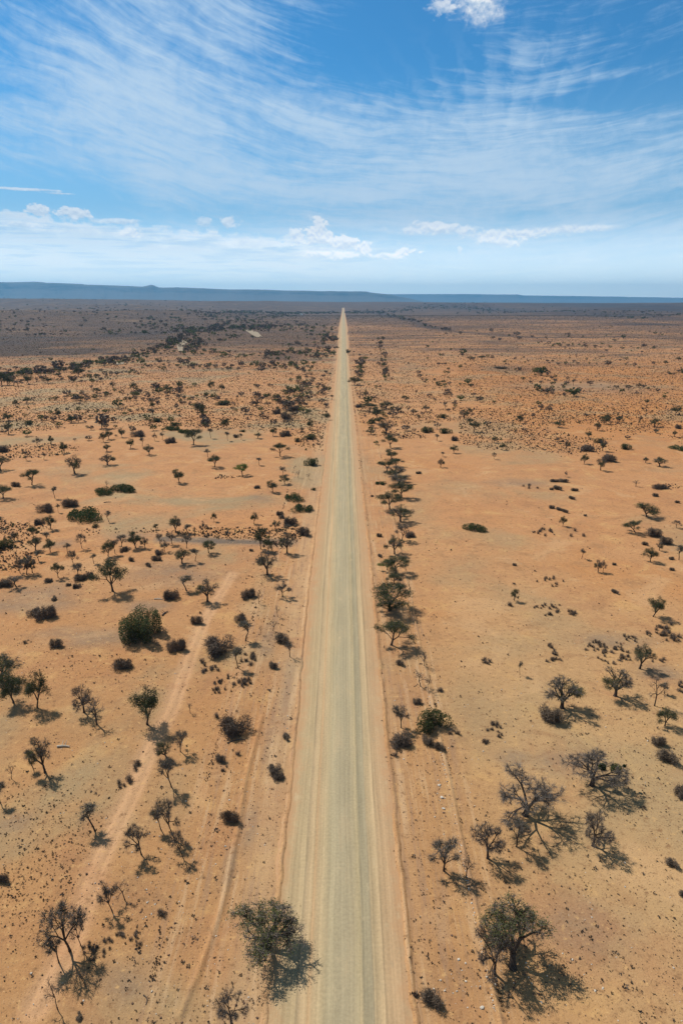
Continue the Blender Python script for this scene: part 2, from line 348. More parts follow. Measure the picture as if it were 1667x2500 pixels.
M = {}
def mat_ground():
    m, t, b = mat('sandy_ground'); M['ground'] = m
    geo = t.new('ShaderNodeNewGeometry'); P = geo.outputs['Position']
    z1 = t.new('ShaderNodeVertexColor'); z1.layer_name = 'zones'; zr, zg, zb = t.sep(z1.outputs[0])[:3]
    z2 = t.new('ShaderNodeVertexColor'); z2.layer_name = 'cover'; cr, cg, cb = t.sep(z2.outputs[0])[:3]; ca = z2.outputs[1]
    px, py, pz = t.sep(P)[:3]
    big = t.noise(P, 0.022, 5, 0.55, 0.4)
    mid = t.noise(P, 0.16, 5, 0.6, 0.6)
    fine = t.noise(P, 1.1, 6, 0.68)
    grit = t.noise(P, 6.0, 3, 0.7)
    tan = (0.480, 0.292, 0.135); orange = (0.500, 0.246, 0.106); deep = (0.480, 0.202, 0.065); sand = (0.600, 0.355, 0.140); grey = (0.340, 0.251, 0.135)
    near = t.ss(py, 75, 190)
    tanL = t.mix(t.ss(px, 8, 30), (0.440, 0.231, 0.097), tan)
    c = t.mix(near, tanL, orange)
    # redder sand on the right in the middle distance
    rz = t.m('MULTIPLY', t.ss(px, 30, 140), t.m('MULTIPLY', t.ss(py, 230, 380), t.ss(py, 900, 600)))
    c = t.mix(t.m('MULTIPLY', rz, 1.0), c, deep)
    c = t.mix(t.ss(big, 0.50, 0.72, 0, 0.55), c, deep)
    c = t.mix(t.ss(mid, 0.54, 0.68, 0, 0.50), c, sand)
    c = t.mix(t.ss(mid, 0.48, 0.32, 0, 0.60), c, (0.345, 0.182, 0.083))
    c = t.mix(t.m('MULTIPLY', t.ss(big, 0.50, 0.36, 0, 1.0), t.ss(px, 10, -15, 0.5, 0.85)), c, grey)
    c = t.mix(t.m('MULTIPLY', zg, 0.80), c, (0.240, 0.175, 0.118))
    c = t.mix(t.ss(zg, 0.82, 0.98, 0, 0.75), c, (0.130, 0.105, 0.085))
    c = t.mix(t.m('MULTIPLY', zb, 0.55), c, (0.500, 0.340, 0.194))
    c = t.mix(t.m('MULTIPLY', zr, 0.75), c, (0.60, 0.350, 0.185))
    c = t.mix(t.m('MULTIPLY', cb, 0.10), c, (0.420, 0.325, 0.198))
    # long streaks scraped along the road reserve
    band = t.m('MULTIPLY', t.m('MULTIPLY', t.ss(px, -21, -17), t.ss(px, 18, 15)), t.ss(py, 420, 160))
    sk = t.noise(t.scale(P, (1.1, 0.045, 0.0)), 1.0, 5, .65)
    c = t.mix(t.m('MULTIPLY', band, t.ss(sk, 0.50, 0.66, 0, 0.6)), c, (0.58, 0.38, 0.21))
    c = t.mix(t.m('MULTIPLY', band, t.ss(sk, 0.48, 0.34, 0, 0.6)), c, (0.33, 0.20, 0.12))
    # redder and darker soil patches
    pt = t.noise(P, 0.06, 6, 0.62, 0.8)
    c = t.mix(t.ss(pt, 0.52, 0.66, 0, 0.40), c, (0.40, 0.185, 0.085))
    c = t.mix(t.ss(pt, 0.44, 0.34, 0, 0.35), c, (0.60, 0.370, 0.185))
    # sandy flecks and darker grit
    c = t.mix(t.ss(fine, 0.56, 0.70, 0, 0.65), c, (0.640, 0.384, 0.158))
    c = t.mix(t.ss(fine, 0.46, 0.32, 0, 0.75), c, (0.240, 0.128, 0.059))
    c = t.mix(t.ss(grit, 0.44, 0.31, 0, 0.8), c, (0.160, 0.089, 0.050))
    c = t.mix(t.ss(grit, 0.60, 0.72, 0, 0.6), c, (0.740, 0.492, 0.234))
    # stony plain with thick dwarf scrub, far away: streaky darker cover
    far = t.noise(t.scale(P, (0.0022, 0.0030, 0.0)), 1.0, 9, 0.72, 0.6)
    far2 = t.noise(t.scale(P, (0.050, 0.049, 0.000)), 1.0, 5, 0.7)
    fcol = t.mix(t.ss(far, 0.38, 0.60), (0.078, 0.054, 0.038), (0.030, 0.023, 0.020))
    fcol = t.mix(t.ss(far2, 0.45, 0.62, 0, 0.8), fcol, (0.040, 0.028, 0.022))
    fcol = t.mix(t.ss(far, 0.45, 0.36, 0, 0.75), fcol, (0.19, 0.125, 0.072))
    c = t.mix(t.m('MULTIPLY', cg, 0.93), c, fcol)
    dist = t.m('SQRT', t.m('ADD', t.m('MULTIPLY', px, px), t.m('MULTIPLY', py, py)))
    mc = t.m('MULTIPLY', t.ss(dist, 450, 2000), t.ss(t.m('ADD', far, t.m('MULTIPLY', far2, 0.6)), 0.66, 0.90, 0.22, 0.85))
    sp = t.noise(t.scale(P, (0.300, 0.158, 0.000)), 1.0, 4, .75)
    patch = t.noise(t.scale(P, (0.010, 0.020, 0.000)), 1.0, 5, .6)
    sc = t.m('MULTIPLY', t.ss(dist, 350, 1100), t.ss(t.m('ADD', t.m('MULTIPLY', sp, 1.0), t.m('MULTIPLY', patch, 1.1)), 1.04, 1.24, 0, 0.85))
    c = t.mix(sc, c, (0.095, 0.059, 0.041))
    c = t.mix(mc, c, (0.110, 0.069, 0.047))
    bnd = t.noise(t.scale(P, (0.0035, 0.0060, 0.0)), 1.0, 7, .68)
    c = t.mix(t.m('MULTIPLY', t.ss(dist, 500, 1100), t.ss(bnd, 0.50, 0.60, 0, 0.62)), c, (0.105, 0.068, 0.050))
    # bare pale bars between the scrub
    c = t.mix(t.m('MULTIPLY', t.ss(dist, 1500, 3000), t.ss(patch, 0.56, 0.68, 0, 0.55)), c, (0.360, 0.217, 0.108))
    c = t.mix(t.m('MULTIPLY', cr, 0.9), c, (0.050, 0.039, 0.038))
    t.l.new(c, b.inputs['Base Color'])
    bp = t.new('ShaderNodeBump'); bp.inputs['Strength'].default_value = 0.55; bp.inputs['Distance'].default_value = 0.12
    hgt = t.m('ADD', t.m('MULTIPLY', fine, 1.0), t.m('MULTIPLY', grit, 0.45))
    t.l.new(hgt, bp.inputs['Height']); t.l.new(bp.outputs[0], b.inputs['Normal'])
mat_ground()

def mat_road():
    m, t, b = mat('graded_gravel'); M['road'] = m
    uv = t.new('ShaderNodeUVMap'); uv.uv_map = 'across'
    u, v = t.sep(uv.outputs[0])[:2]          # u = metres from the centre line / 20 + 0.5, v = metres along
    wob = t.m('MULTIPLY', t.m('SUBTRACT', t.noise(t.xyz(3.0, t.m('MULTIPLY', v, 0.06), 0), 1, 4, .6), 0.5), 0.022)
    uu = t.m('ADD', u, wob)
    cr = t.new('ShaderNodeValToRGB'); t.l.new(uu, cr.inputs[0])
    stops = [(-7.2, (0.491, 0.327, 0.180)), (-6.2, (0.479, 0.340, 0.184)), (-5.2, (0.468, 0.351, 0.194)), (-4.15, (0.462, 0.346, 0.192)), (-3.95, (0.384, 0.290, 0.168)), (-3.80, (0.537, 0.385, 0.216)),
             (-3.1, (0.526, 0.373, 0.203)), (-2.9, (0.537, 0.346, 0.180)), (-2.55, (0.514, 0.370, 0.205)), (-1.8, (0.485, 0.370, 0.209)), (-1.2, (0.434, 0.351, 0.209)), (-0.2, (0.419, 0.342, 0.209)),
             (0.5, (0.412, 0.335, 0.205)), (1.2, (0.440, 0.354, 0.213)), (1.85, (0.479, 0.375, 0.211)), (2.02, (0.455, 0.358, 0.205)), (2.12, (0.374, 0.308, 0.188)), (2.85, (0.365, 0.299, 0.184)), (2.97, (0.331, 0.265, 0.163)),
             (3.08, (0.479, 0.356, 0.201)), (3.75, (0.485, 0.351, 0.196)), (3.92, (0.574, 0.413, 0.230)), (4.10, (0.479, 0.332, 0.184)), (4.6, (0.497, 0.335, 0.184)), (5.6, (0.497, 0.329, 0.180)), (6.3, (0.479, 0.332, 0.184)), (7.2, (0.479, 0.305, 0.165))]
    el = cr.color_ramp.elements
    while len(el) < len(stops): el.new(0.5)
    for e, (x, c) in zip(el, stops): e.position = x / 20 + 0.5; e.color = c + (1,)
    wu = t.m('MULTIPLY', t.m('SUBTRACT', t.noise(t.xyz(t.m('MULTIPLY', u, 3.0), t.m('MULTIPLY', v, 0.03), 5.0), 1, 4, .6), 0.5), 0.06); u = t.m('ADD', u, wu)
    st = t.noise(t.xyz(t.m('MULTIPLY', u, 80.0), t.m('MULTIPLY', v, 0.012), 0.0), 1, 4, .6)
    st2 = t.noise(t.xyz(t.m('MULTIPLY', u, 34.0), t.m('MULTIPLY', v, 0.02), 7.0), 1, 3, .6)
    pat = t.noise(t.xyz(t.m('MULTIPLY', u, 12.0), t.m('MULTIPLY', v, 0.10), 11.0), 1, 5, .6)
    gr = t.noise(t.xyz(t.m('MULTIPLY', u, 20.0), v, 0.0), 3.2, 4, .75)
    k = t.m('ADD', t.m('ADD', t.lin(st, 0.3, 0.7, -.12, .12), t.lin(st2, .3, .7, -.10, .10)), t.m('ADD', t.lin(gr, .3, .7, -.13, .13), t.lin(pat, .3, .7, -.05, .05)))
    vm = t.new('ShaderNodeVectorMath', operation='SCALE'); t.l.new(cr.outputs[0], vm.inputs[0]); t.l.new(t.m('ADD', k, 0.94), vm.inputs[3])
    c = t.mix(t.ss(pat, 0.5, 0.72, 0, 0.22), vm.outputs[0], (.55, .37, .20))
    c = t.mix(t.m('MULTIPLY', t.m('MULTIPLY', t.ss(v, 75, 190, 0.1, 0.75), t.ss(t.m('ABSOLUTE', t.m('SUBTRACT', u, 0.5)), 0.17, 0.26)), 1.0), c, (.50, .300, .155))
    # soil from the plain creeping over both shoulders, pot-marks and washes
    au = t.m('ABSOLUTE', t.m('SUBTRACT', u, 0.5))
    ed = t.noise(t.xyz(t.m('MULTIPLY', u, 9.0), t.m('MULTIPLY', v, 0.25), 21.0), 1, 5, .7)
    c = t.mix(t.ss(t.m('ADD', t.m('MULTIPLY', au, 2.2), t.m('MULTIPLY', ed, 0.55)), 0.80, 1.05, 0, 0.8), c, (.50, .275, .135))
    wash = t.noise(t.xyz(t.m('MULTIPLY', u, 16.0), t.m('MULTIPLY', v, 0.35), 31.0), 1, 6, .7)
    c = t.mix(t.ss(wash, 0.56, 0.72, 0, 0.35), c, (.60, .46, .27)); c = t.mix(t.ss(wash, 0.44, 0.30, 0, 0.35), c, (.34, .27, .165))
    t.l.new(c, b.inputs['Base Color'])
    bp = t.new('ShaderNodeBump'); bp.inputs['Strength'].default_value = 0.4; bp.inputs['Distance'].default_value = 0.05
    t.l.new(t.m('ADD', st, gr), bp.inputs['Height']); t.l.new(bp.outputs[0], b.inputs['Normal'])
mat_road()
def build_road():
    us = np.array([-7.4, -7.0, -6.4, -5.5, -4.6, -4.25, -4.08, -3.95, -3.82, -3.6, -3, -2, -1, 0, 1, 1.8, 2.05, 2.15, 2.5, 2.8, 2.93, 3.05, 3.4, 3.75, 3.92, 4.08, 4.3, 5.0, 6.0, 6.6, 7.0, 7.4])
    hs = np.array([-.25, .02, .05, .06, .06, .07, .10, .17, .09, .07, .09, .12, .15, .16, .15, .12, .11, .08, .07, .08, .13, .12, .09, .10, .17, .09, .07, .06, .05, .05, .02, -.25])
    ys = np.exp(np.linspace(math.log(30), math.log(6800), 900)); ys = np.concatenate([[-60, 0, 15], ys])
    U, Yv = np.meshgrid(us, ys)
    wd = road_w(Yv)
    wb = (fbm(U * 0 + 5, Yv / 9, 12, 3) - .5) * 0.25
    xx = road_c(Yv) + U * wd + np.where(np.abs(np.abs(U) - 3.95) < .4, wb, 0) * 0.6
    xx = xx + np.where(np.abs(U) > 6.3, 1, 0) * (fbm(U * 0 + 8 * np.sign(U), Yv / 3.5, 18, 4, .6) - .5) * 1.1 * np.sign(U)
    amp = 0.5 + 1.0 * fbm(U * 0 + U, Yv / 3, 15, 3)
    base = terrain(np.clip(xx, road_c(Yv) - 5, road_c(Yv) + 5), Yv)
    zz = base + 0.03 + Yv * 2e-5 + hs * np.where(np.abs(U) < 7.2, amp, 1) + np.clip(Yv - 1500, 0, 1e9) * 3e-4
    verts = np.stack([xx, Yv, zz], -1).reshape(-1, 3)
    n = len(us); i = np.arange(len(ys) - 1)[:, None] * n; j = np.arange(n - 1)[None, :]
    faces = np.stack([i + j, i + j + 1, i + n + j + 1, i + n + j], -1).reshape(-1, 4)
    o = link_mesh('road', verts, faces, [M['road']], smooth=True)
    uvl = o.data.uv_layers.new(name='across')
    uvv = np.stack([U / 20 + 0.5, Yv], -1).reshape(-1, 2)[faces.ravel()]
    uvl.data.foreach_set('uv', uvv.astype(np.float32).ravel())
    tag(o, kind='structure')
build_ground(); build_road()

# ------------------------------------------------------------------ mesas
def mat_rock():
    m, t, b = mat('mesa_rock'); M['rock'] = m
    geo = t.new('ShaderNodeNewGeometry'); P = geo.outputs['Position']
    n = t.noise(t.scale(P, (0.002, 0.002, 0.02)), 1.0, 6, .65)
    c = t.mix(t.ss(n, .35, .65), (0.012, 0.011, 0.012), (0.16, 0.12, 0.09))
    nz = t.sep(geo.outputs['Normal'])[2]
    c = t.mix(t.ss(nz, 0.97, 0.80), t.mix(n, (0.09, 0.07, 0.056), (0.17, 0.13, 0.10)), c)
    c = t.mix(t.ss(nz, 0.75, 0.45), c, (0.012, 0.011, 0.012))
    t.l.new(c, b.inputs['Base Color'])
mat_rock()
def mesa(name, dist, prof, toe, seed, depth=2500, xr=(-900, 2600), cliff=0.28, butte=None):
    xs = np.linspace(xr[0], xr[1], 700)
    yt = np.interp(xs, [p[0] for p in prof], [p[1] for p in prof])
    az = np.arctan((xs - CX) / F * CP)
    vv = (yt - CY) / F; hgt = CAM_H - dist * (vv * CP + SP) / (CP - vv * SP)
    hgt = hgt * (1 + 0.012 * (fbm(xs / 30, xs * 0, seed, 3) - .5))
    # cross profile: 0 toe ... 1 rim, then the flat top
    ts = np.concatenate([np.linspace(0, 1, 26), [1.25, 2.2, 3.2]])
    V = []
    for k, t_ in enumerate(ts):
        gul = fbm(xs / 16, xs * 0 + t_ * 1.3, seed + 5, 4, .6) - .5
        spur = fbm(xs / 70, xs * 0 + 2, seed + 9, 3) - .5
        d = dist - toe * (1 - min(t_, 1)) * (1 + spur * 1.1) + (t_ > 1) * (t_ - 1) * depth + gul * toe * 0.16 * (1 - abs(2 * min(t_, 1) - 1)) + spur * toe * .5
        if t_ <= 0.78: f = (1 - cliff) * (t_ / 0.78) ** 1.7
        elif t_ <= 0.84: f = (1 - cliff) + cliff * .75 * (t_ - .78) / .06
        else: f = 1 - cliff * .25 * (1 - min(t_, 1)) / .16
        z = hgt * f + gul * 26 * (t_ < .8) * t_
        V.append(np.stack([d * np.tan(az), d + xs * 0, z - 25 * (t_ == 0)], -1))
    V = np.array(V); n = len(xs); kk = len(ts)
    i = np.arange(kk - 1)[:, None] * n; j = np.arange(n - 1)[None, :]
    faces = np.stack([i + j, i + j + 1, i + n + j + 1, i + n + j], -1).reshape(-1, 4)
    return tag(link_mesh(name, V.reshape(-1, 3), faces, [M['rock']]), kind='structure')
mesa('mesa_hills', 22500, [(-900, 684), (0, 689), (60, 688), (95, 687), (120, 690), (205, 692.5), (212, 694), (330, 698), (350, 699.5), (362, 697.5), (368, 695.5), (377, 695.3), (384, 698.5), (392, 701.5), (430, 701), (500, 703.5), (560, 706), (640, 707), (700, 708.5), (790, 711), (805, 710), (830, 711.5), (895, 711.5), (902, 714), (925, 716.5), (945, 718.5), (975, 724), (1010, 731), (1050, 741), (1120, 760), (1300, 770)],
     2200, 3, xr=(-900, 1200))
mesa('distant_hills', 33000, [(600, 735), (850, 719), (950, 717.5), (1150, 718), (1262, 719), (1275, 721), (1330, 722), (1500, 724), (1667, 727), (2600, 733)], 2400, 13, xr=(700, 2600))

# pale dry river bed between the river trees
def sheet(name, pts, m, z=0.06):
    w = [gpt(*p) for p in pts]
    o = link_mesh(name, [(x, y, tz(x, y) + z + y * 1.5e-4) for x, y in w], [list(range(len(w)))], [m])
    return tag(o, kind='structure')
m, t, b = mat('river_sand'); M['river_sand'] = m
geo = t.new('ShaderNodeNewGeometry'); nn = t.noise(geo.outputs['Position'], 0.05, 4, .6)
t.l.new(t.mix(nn, (.30, .23, .155), (.38, .30, .20)), b.inputs['Base Color'])
sheet('river_bed', [(436, 858), (432, 846), (437, 838), (445, 832), (470, 830), (462, 834), (452, 842), (449, 850), (449, 858)], M['river_sand'], .4)
sheet('river_bed', [(278, 888), (290, 884), (305, 885), (302, 889), (285, 891)], M['river_sand'], .3)
sheet('river_bed', [(598, 806), (612, 806), (630, 812), (640, 823), (628, 824), (615, 818)], M['river_sand'], .5)
# ------------------------------------------------------------------ plant materials
def mat_plant(key, name, c1, c2, transl=0.0, rough=0.9, scale=1.5):
    m, t, b = mat(name); M[key] = m
    geo = t.new('ShaderNodeNewGeometry'); oi = t.new('ShaderNodeObjectInfo')
    n = t.noise(geo.outputs['Position'], scale, 3, .6)
    f = t.m('ADD', t.m('MULTIPLY', t.ss(n, .35, .65), 0.7), t.m('MULTIPLY', oi.outputs['Random'], 0.3))
    c = t.mix(f, c1, c2)
    t.l.new(c, b.inputs['Base Color']); b.inputs['Roughness'].default_value = rough
    if transl:
        tr = t.new('ShaderNodeBsdfTranslucent'); t.l.new(c, tr.inputs[0])
        mx = t.new('ShaderNodeMixShader'); mx.inputs[0].default_value = transl
        out = m.node_tree.nodes['Material Output']
        t.l.new(b.outputs[0], mx.inputs[1]); t.l.new(tr.outputs[0], mx.inputs[2]); t.l.new(mx.outputs[0], out.inputs[0])
mat_plant('bark', 'dark_bark', (.035, .026, .021), (.085, .062, .048))
mat_plant('twig', 'dry_twigs', (.115, .094, .078), (.21, .175, .145))
mat_plant('olive', 'olive_leaves', (.075, .085, .030), (.155, .165, .065), .3)
mat_plant('green', 'green_leaves', (.042, .057, .021), (.100, .112, .042), .25)
mat_plant('vivid', 'fresh_green_leaves', (.065, .115, .015), (.15, .22, .035), .35)
mat_plant('dark', 'dark_scrub', (.095, .070, .053), (.18, .135, .100))
mat_plant('matg', 'creeping_green', (.032, .056, .018), (.085, .115, .040), .15)
mat_plant('dry', 'dry_brown_scrub', (.12, .088, .062), (.22, .165, .115))
mat_plant('mist', 'mistletoe_leaves', (.018, .038, .010), (.045, .075, .02), .15)
mat_plant('log', 'weathered_log', (.10, .075, .055), (.17, .13, .10))
mat_plant('palelog', 'bleached_log', (.50, .42, .32), (.62, .54, .42))
mat_plant('stone', 'pale_stone', (.50, .43, .34), (.68, .62, .52), scale=6)
mat_plant('darkstone', 'brown_stone', (.10, .06, .045), (.18, .11, .08), scale=6)

# ------------------------------------------------------------------ plant prototypes
class Acc:
    def __init__(s): s.v = []; s.f = []; s.n = 0; s.mi = []
    def tube(s, p0, p1, r0, r1, k=4, mi=0):
        d = p1 - p0; L = np.linalg.norm(d)
        if L < 1e-6: return
        d = d / L; a = np.cross(d, (0, 0, 1.0) if abs(d[2]) < .9 else (1.0, 0, 0)); a /= np.linalg.norm(a); b = np.cross(d, a)
        an = np.arange(k) * 2 * math.pi / k
        ring = np.outer(np.cos(an), a) + np.outer(np.sin(an), b)
        s.v.append(p0 + ring * r0); s.v.append(p1 + ring * r1)
        for i in range(k):
            j = (i + 1) % k; s.f.append((s.n + i, s.n + j, s.n + k + j, s.n + k + i)); s.mi.append(mi)
        s.n += 2 * k
    def sliver(s, p0, p1, w, rng, mi=0):
        d = p1 - p0; q = np.cross(d, rng.normal(size=3)); q /= (np.linalg.norm(q) + 1e-9)
        s.v.append(np.array([p0 - q * w, p0 + q * w, p1])); s.f.append((s.n, s.n + 1, s.n + 2)); s.mi.append(mi); s.n += 3
    def leaf(s, p, sz, rng, mi=0):
        a = rng.normal(size=3); a /= np.linalg.norm(a); b = np.cross(a, rng.normal(size=3)); b /= (np.linalg.norm(b) + 1e-9)
        s.v.append(np.array([p - a * sz * .5, p - b * sz * .3 + a * sz * .1, p + a * sz * .5, p + b * sz * .3])); s.f.append((s.n, s.n + 1, s.n + 2, s.n + 3)); s.mi.append(mi); s.n += 4
    def mesh(s, name, mats):
        me = bpy.data.meshes.new(name)
        if s.n: me.from_pydata(np.concatenate(s.v).tolist(), [], s.f)
        for m in mats: me.materials.append(M[m])
        me.polygons.foreach_set('material_index', s.mi); me.update(); return me

def kmeans(P, k, rng):
    C = P[rng.choice(len(P), k, replace=False)]
    for _ in range(5):
        lab = np.argmin(((P[:, None] - C[None]) ** 2).sum(-1), 1)
        for i in range(k):
            if (lab == i).any(): C[i] = P[lab == i].mean(0)
    return lab

def tree_proto(seed, H, Wd, trunk, tips, kind, leafmat, leaves, leafsz, twigs, twiglen, rt=0.012, r0=.13, forks=3, clump=0.0):
    """trunk forks into limbs which keep splitting until they reach every tip of the crown"""
    rng = np.random.default_rng(seed)
    T = []
    cz = {'umbrella': .62, 'round': .6, 'vase': .62, 'tall': .72, 'wide': .55}[kind]
    # crown lobes so that the outline is uneven
    nl = {'umbrella': 7, 'round': 9, 'vase': 7, 'tall': 4, 'wide': 10}[kind]
    lob = []
    for i in range(nl):
        a = 2 * math.pi * (i + rng.uniform(-.3, .3)) / nl; rad = rng.uniform(.30, .82) if kind != 'tall' else rng.uniform(.1, .5)
        zz = {'umbrella': rng.uniform(.56, .84), 'round': rng.uniform(.45, .78), 'vase': rng.uniform(.5, .86), 'tall': rng.uniform(.66, .88), 'wide': rng.uniform(.38, .74)}[kind]
        lob.append((math.cos(a) * rad, math.sin(a) * rad, zz - .10 * (rad > .65), rng.uniform(.18, .34)))
    lob.append((rng.uniform(-.2, .2), rng.uniform(-.2, .2), .82, .34))
    while len(T) < tips:
        l = lob[rng.integers(len(lob))]
        d = rng.normal(size=3); d /= np.linalg.norm(d); q = rng.uniform(.35, 1) ** .6
        vz = {'umbrella': .42, 'round': .55, 'vase': .55, 'tall': .42, 'wide': .5}[kind]
        x, y, z = l[0] + d[0] * l[3] * q, l[1] + d[1] * l[3] * q, l[2] + d[2] * l[3] * q * vz
        if z > 1.0 or z < trunk / H * (0.75 if kind in ('wide', 'round') else 1.0): continue
        T.append((x * Wd / 2, y * Wd / 2, z * H))
    T = np.array(T)
    w = Acc(); c = Acc()
    ends = []
    def grow(p, pts, depth, dirn):
        n = len(pts)
        if n <= 2:
            for q in pts:
                mid = (p + q) / 2 + rng.normal(size=3) * .05 * np.linalg.norm(q - p)
                (w if depth < 6 else c).tube(p, mid, rt * 1.15, rt, 3); (w if depth < 6 else c).tube(mid, q, rt, rt * .6, 3)
                ends.append((q, q - mid))
            return
        k = min(n, forks if depth == 0 else (3 if rng.random() < .3 else 2))
        lab = kmeans(pts, k, rng)
        for i in range(k):
            s_ = pts[lab == i]
            if not len(s_): continue
            cen = s_.mean(0)
            fr = .42 if depth else .36
            q = p + (cen - p) * fr + dirn * np.linalg.norm(cen - p) * .10
            q = q + rng.normal(size=3) * np.linalg.norm(q - p) * .10
            ra = min(r0 * .8, rt * len(s_) ** .47); 
            w.tube(p, q, ra * 1.12, ra * .92, 5 if ra > .03 else 4)
            dd = (q - p) / (np.linalg.norm(q - p) + 1e-9)
            grow(q, s_, depth + 1, dd)
    # trunk with a slight lean and a flared foot
    lean = rng.normal(size=2) * .10 * trunk
    p0 = np.array([0, 0, -.12]); p1 = np.array([lean[0] * .3, lean[1] * .3, trunk * .5]); p2 = np.array([lean[0], lean[1], trunk])
    w.tube(p0, np.array([lean[0] * .06, lean[1] * .06, .22]), r0 * 1.5, r0 * 1.05, 7); w.tube(np.array([lean[0] * .06, lean[1] * .06, .2]), p1, r0 * 1.05, r0 * .92, 7); w.tube(p1, p2, r0 * .92, r0 * .84, 7)
    grow(p2, T, 0, np.array([0, 0, 1.0]))
    nw = len(ends)
    for q, d in ends:
        d = d / (np.linalg.norm(d) + 1e-9)
        fresh = 1.0 if not clump else (1.6 if vnoise(np.array([q[0] * .6 + 50]), np.array([q[1] * .6 + q[2] * .5 + 50]), seed)[0] > clump else .15)
        for _ in range(twigs):
            e = q + (d * .5 + rng.normal(size=3) * .75) * twiglen * rng.uniform(.4, 1); s0 = q - d * rng.uniform(0, twiglen * .6)
            c.sliver(s0, e, .0135, rng, 0)
        for _ in range(int(rng.poisson(leaves * fresh))):
            c.leaf(q + rng.normal(size=3) * twiglen * (.55, .55, .4)[0] * np.array([1, 1, .7]), leafsz * rng.uniform(.6, 1.3), rng, 1)
    allp = np.concatenate(c.v); rr_ = np.hypot(allp[:, 0], allp[:, 1])
    return w.mesh('trunk', ['bark']), c.mesh('crown', ['twig', leafmat]), float(np.percentile(allp[:, 2], 99)), float(np.percentile(np.abs(allp[:, 0]), 97.5) + np.percentile(np.abs(allp[:, 1]), 97.5))

def bush_proto(seed, H, Wd, leafmat, sticks, leaves, leafsz, lobes=5, twigmat='dark', flat=False):
    rng = np.random.default_rng(seed); st = Acc(); fo = Acc()
    L = []
    for i in range(lobes):
        a = rng.uniform(0, 6.28); r = rng.uniform(.25, .78)
        L.append((math.cos(a) * r, math.sin(a) * r, rng.uniform(.22, .62) * (1 - .35 * r), rng.uniform(.22, .42)))
    L.append((rng.uniform(-.2, .2), rng.uniform(-.2, .2), .48, .46))
    def pick(inner=.2):
        while True:
            l = L[rng.integers(len(L))]
            d = rng.normal(size=3); d /= np.linalg.norm(d); q = rng.uniform(inner, 1) ** .5
            p = np.array([(l[0] + d[0] * l[3] * q) * Wd / 2, (l[1] + d[1] * l[3] * q) * Wd / 2, (l[2] + d[2] * .5 * q) * H])
            if .02 < p[2] < H: return p
    for _ in range(sticks):
        e = pick(.5); b = np.array([e[0] * .35 + rng.normal() * .05, e[1] * .35 + rng.normal() * .05, -.04])
        mid = b + (e - b) * .55 + np.array([0, 0, .06 * H])
        st.tube(b, mid, .018, .012, 3); st.tube(mid, e, .012, .004, 3)
        for _ in range(4):
            a = mid + (e - mid) * rng.uniform(.1, 1); st.sliver(a, a + rng.normal(size=3) * .22 * np.array([1, 1, .8]), .008, rng, 0)
    for _ in range(leaves):
        p = pick(.3)
        if leafmat in ('dark', 'dry'): fo.sliver(p, p + rng.normal(size=3) * leafsz * 1.6, leafsz * .16, rng, 0)
        else: fo.leaf(p, leafsz * rng.uniform(.6, 1.3), rng, 0)
    allp = np.concatenate(fo.v)
    return st.mesh('stems', [twigmat]), fo.mesh('foliage', [leafmat]), float(np.percentile(allp[:, 2], 98)), 2 * float(np.percentile(np.abs(allp[:, 0]), 97))

P = {}
def protos():
    for i in range(3):
        P.setdefault('bare', []).append(tree_proto(100 + i, 6, 7.6, 1.3, 460, 'wide', 'olive', .6, .07, 15, .50, rt=.014, r0=.24, forks=5))
        P.setdefault('olive', []).append(tree_proto(120 + i, 5, 5.4, 1.0, 330, 'round', 'olive', 15, .10, 11, .36, rt=.015, r0=.20, forks=5, clump=.42))
        P.setdefault('grey', []).append(tree_proto(140 + i, 4.4, 3.8, 1.2, 200, 'vase', 'olive', 5, .07, 13, .40, rt=.010, r0=.09, forks=4))
        P.setdefault('acacia', []).append(tree_proto(160 + i, 4.5, 5.2, 1.0, 190, 'umbrella', 'green', 26, .13, 7, .42, rt=.012, r0=.13, forks=4))
        P.setdefault('round', []).append(tree_proto(180 + i, 4.5, 4.2, .8, 180, 'round', 'green', 26, .13, 7, .42, rt=.012, r0=.12, forks=4))
        P.setdefault('thin', []).append(tree_proto(200 + i, 4.6, 2.8, 2.0, 90, 'tall', 'olive', 7, .08, 14, .38, rt=.010, r0=.065, forks=3))
        P.setdefault('dead', []).append(tree_proto(220 + i, 4.4, 2.8, 1.4, 60, 'vase', 'olive', 0, .08, 5, .40, rt=.013, r0=.08, forks=3))
        P.setdefault('bush', []).append(bush_proto(240 + i, 1.5, 2.8, 'dark', 170, 1700, .15, lobes=7, twigmat='dry'))
        P.setdefault('drybush', []).append(bush_proto(260 + i, 1.4, 2.4, 'dry', 150, 1500, .14))
        P.setdefault('gbush', []).append(bush_proto(280 + i, 1.8, 3.4, 'green', 80, 3000, .14, lobes=6))
        P.setdefault('mat', []).append(bush_proto(300 + i, .9, 4.6, 'matg', 40, 2600, .15, lobes=9))
        P.setdefault('bigbush', []).append(bush_proto(320 + i, 3.6, 4.0, 'green', 140, 9000, .14, lobes=9))
        P.setdefault('shrub', []).append(bush_proto(340 + i, .8, .95, 'dark', 36, 130, .10, lobes=3))
        P.setdefault('vivid', []).append(tree_proto(360 + i, 4.2, 4.6, 1.0, 150, 'umbrella', 'vivid', 30, .14, 4, .40, rt=.012, r0=.13, forks=4))
    vm = M['vivid']
protos()
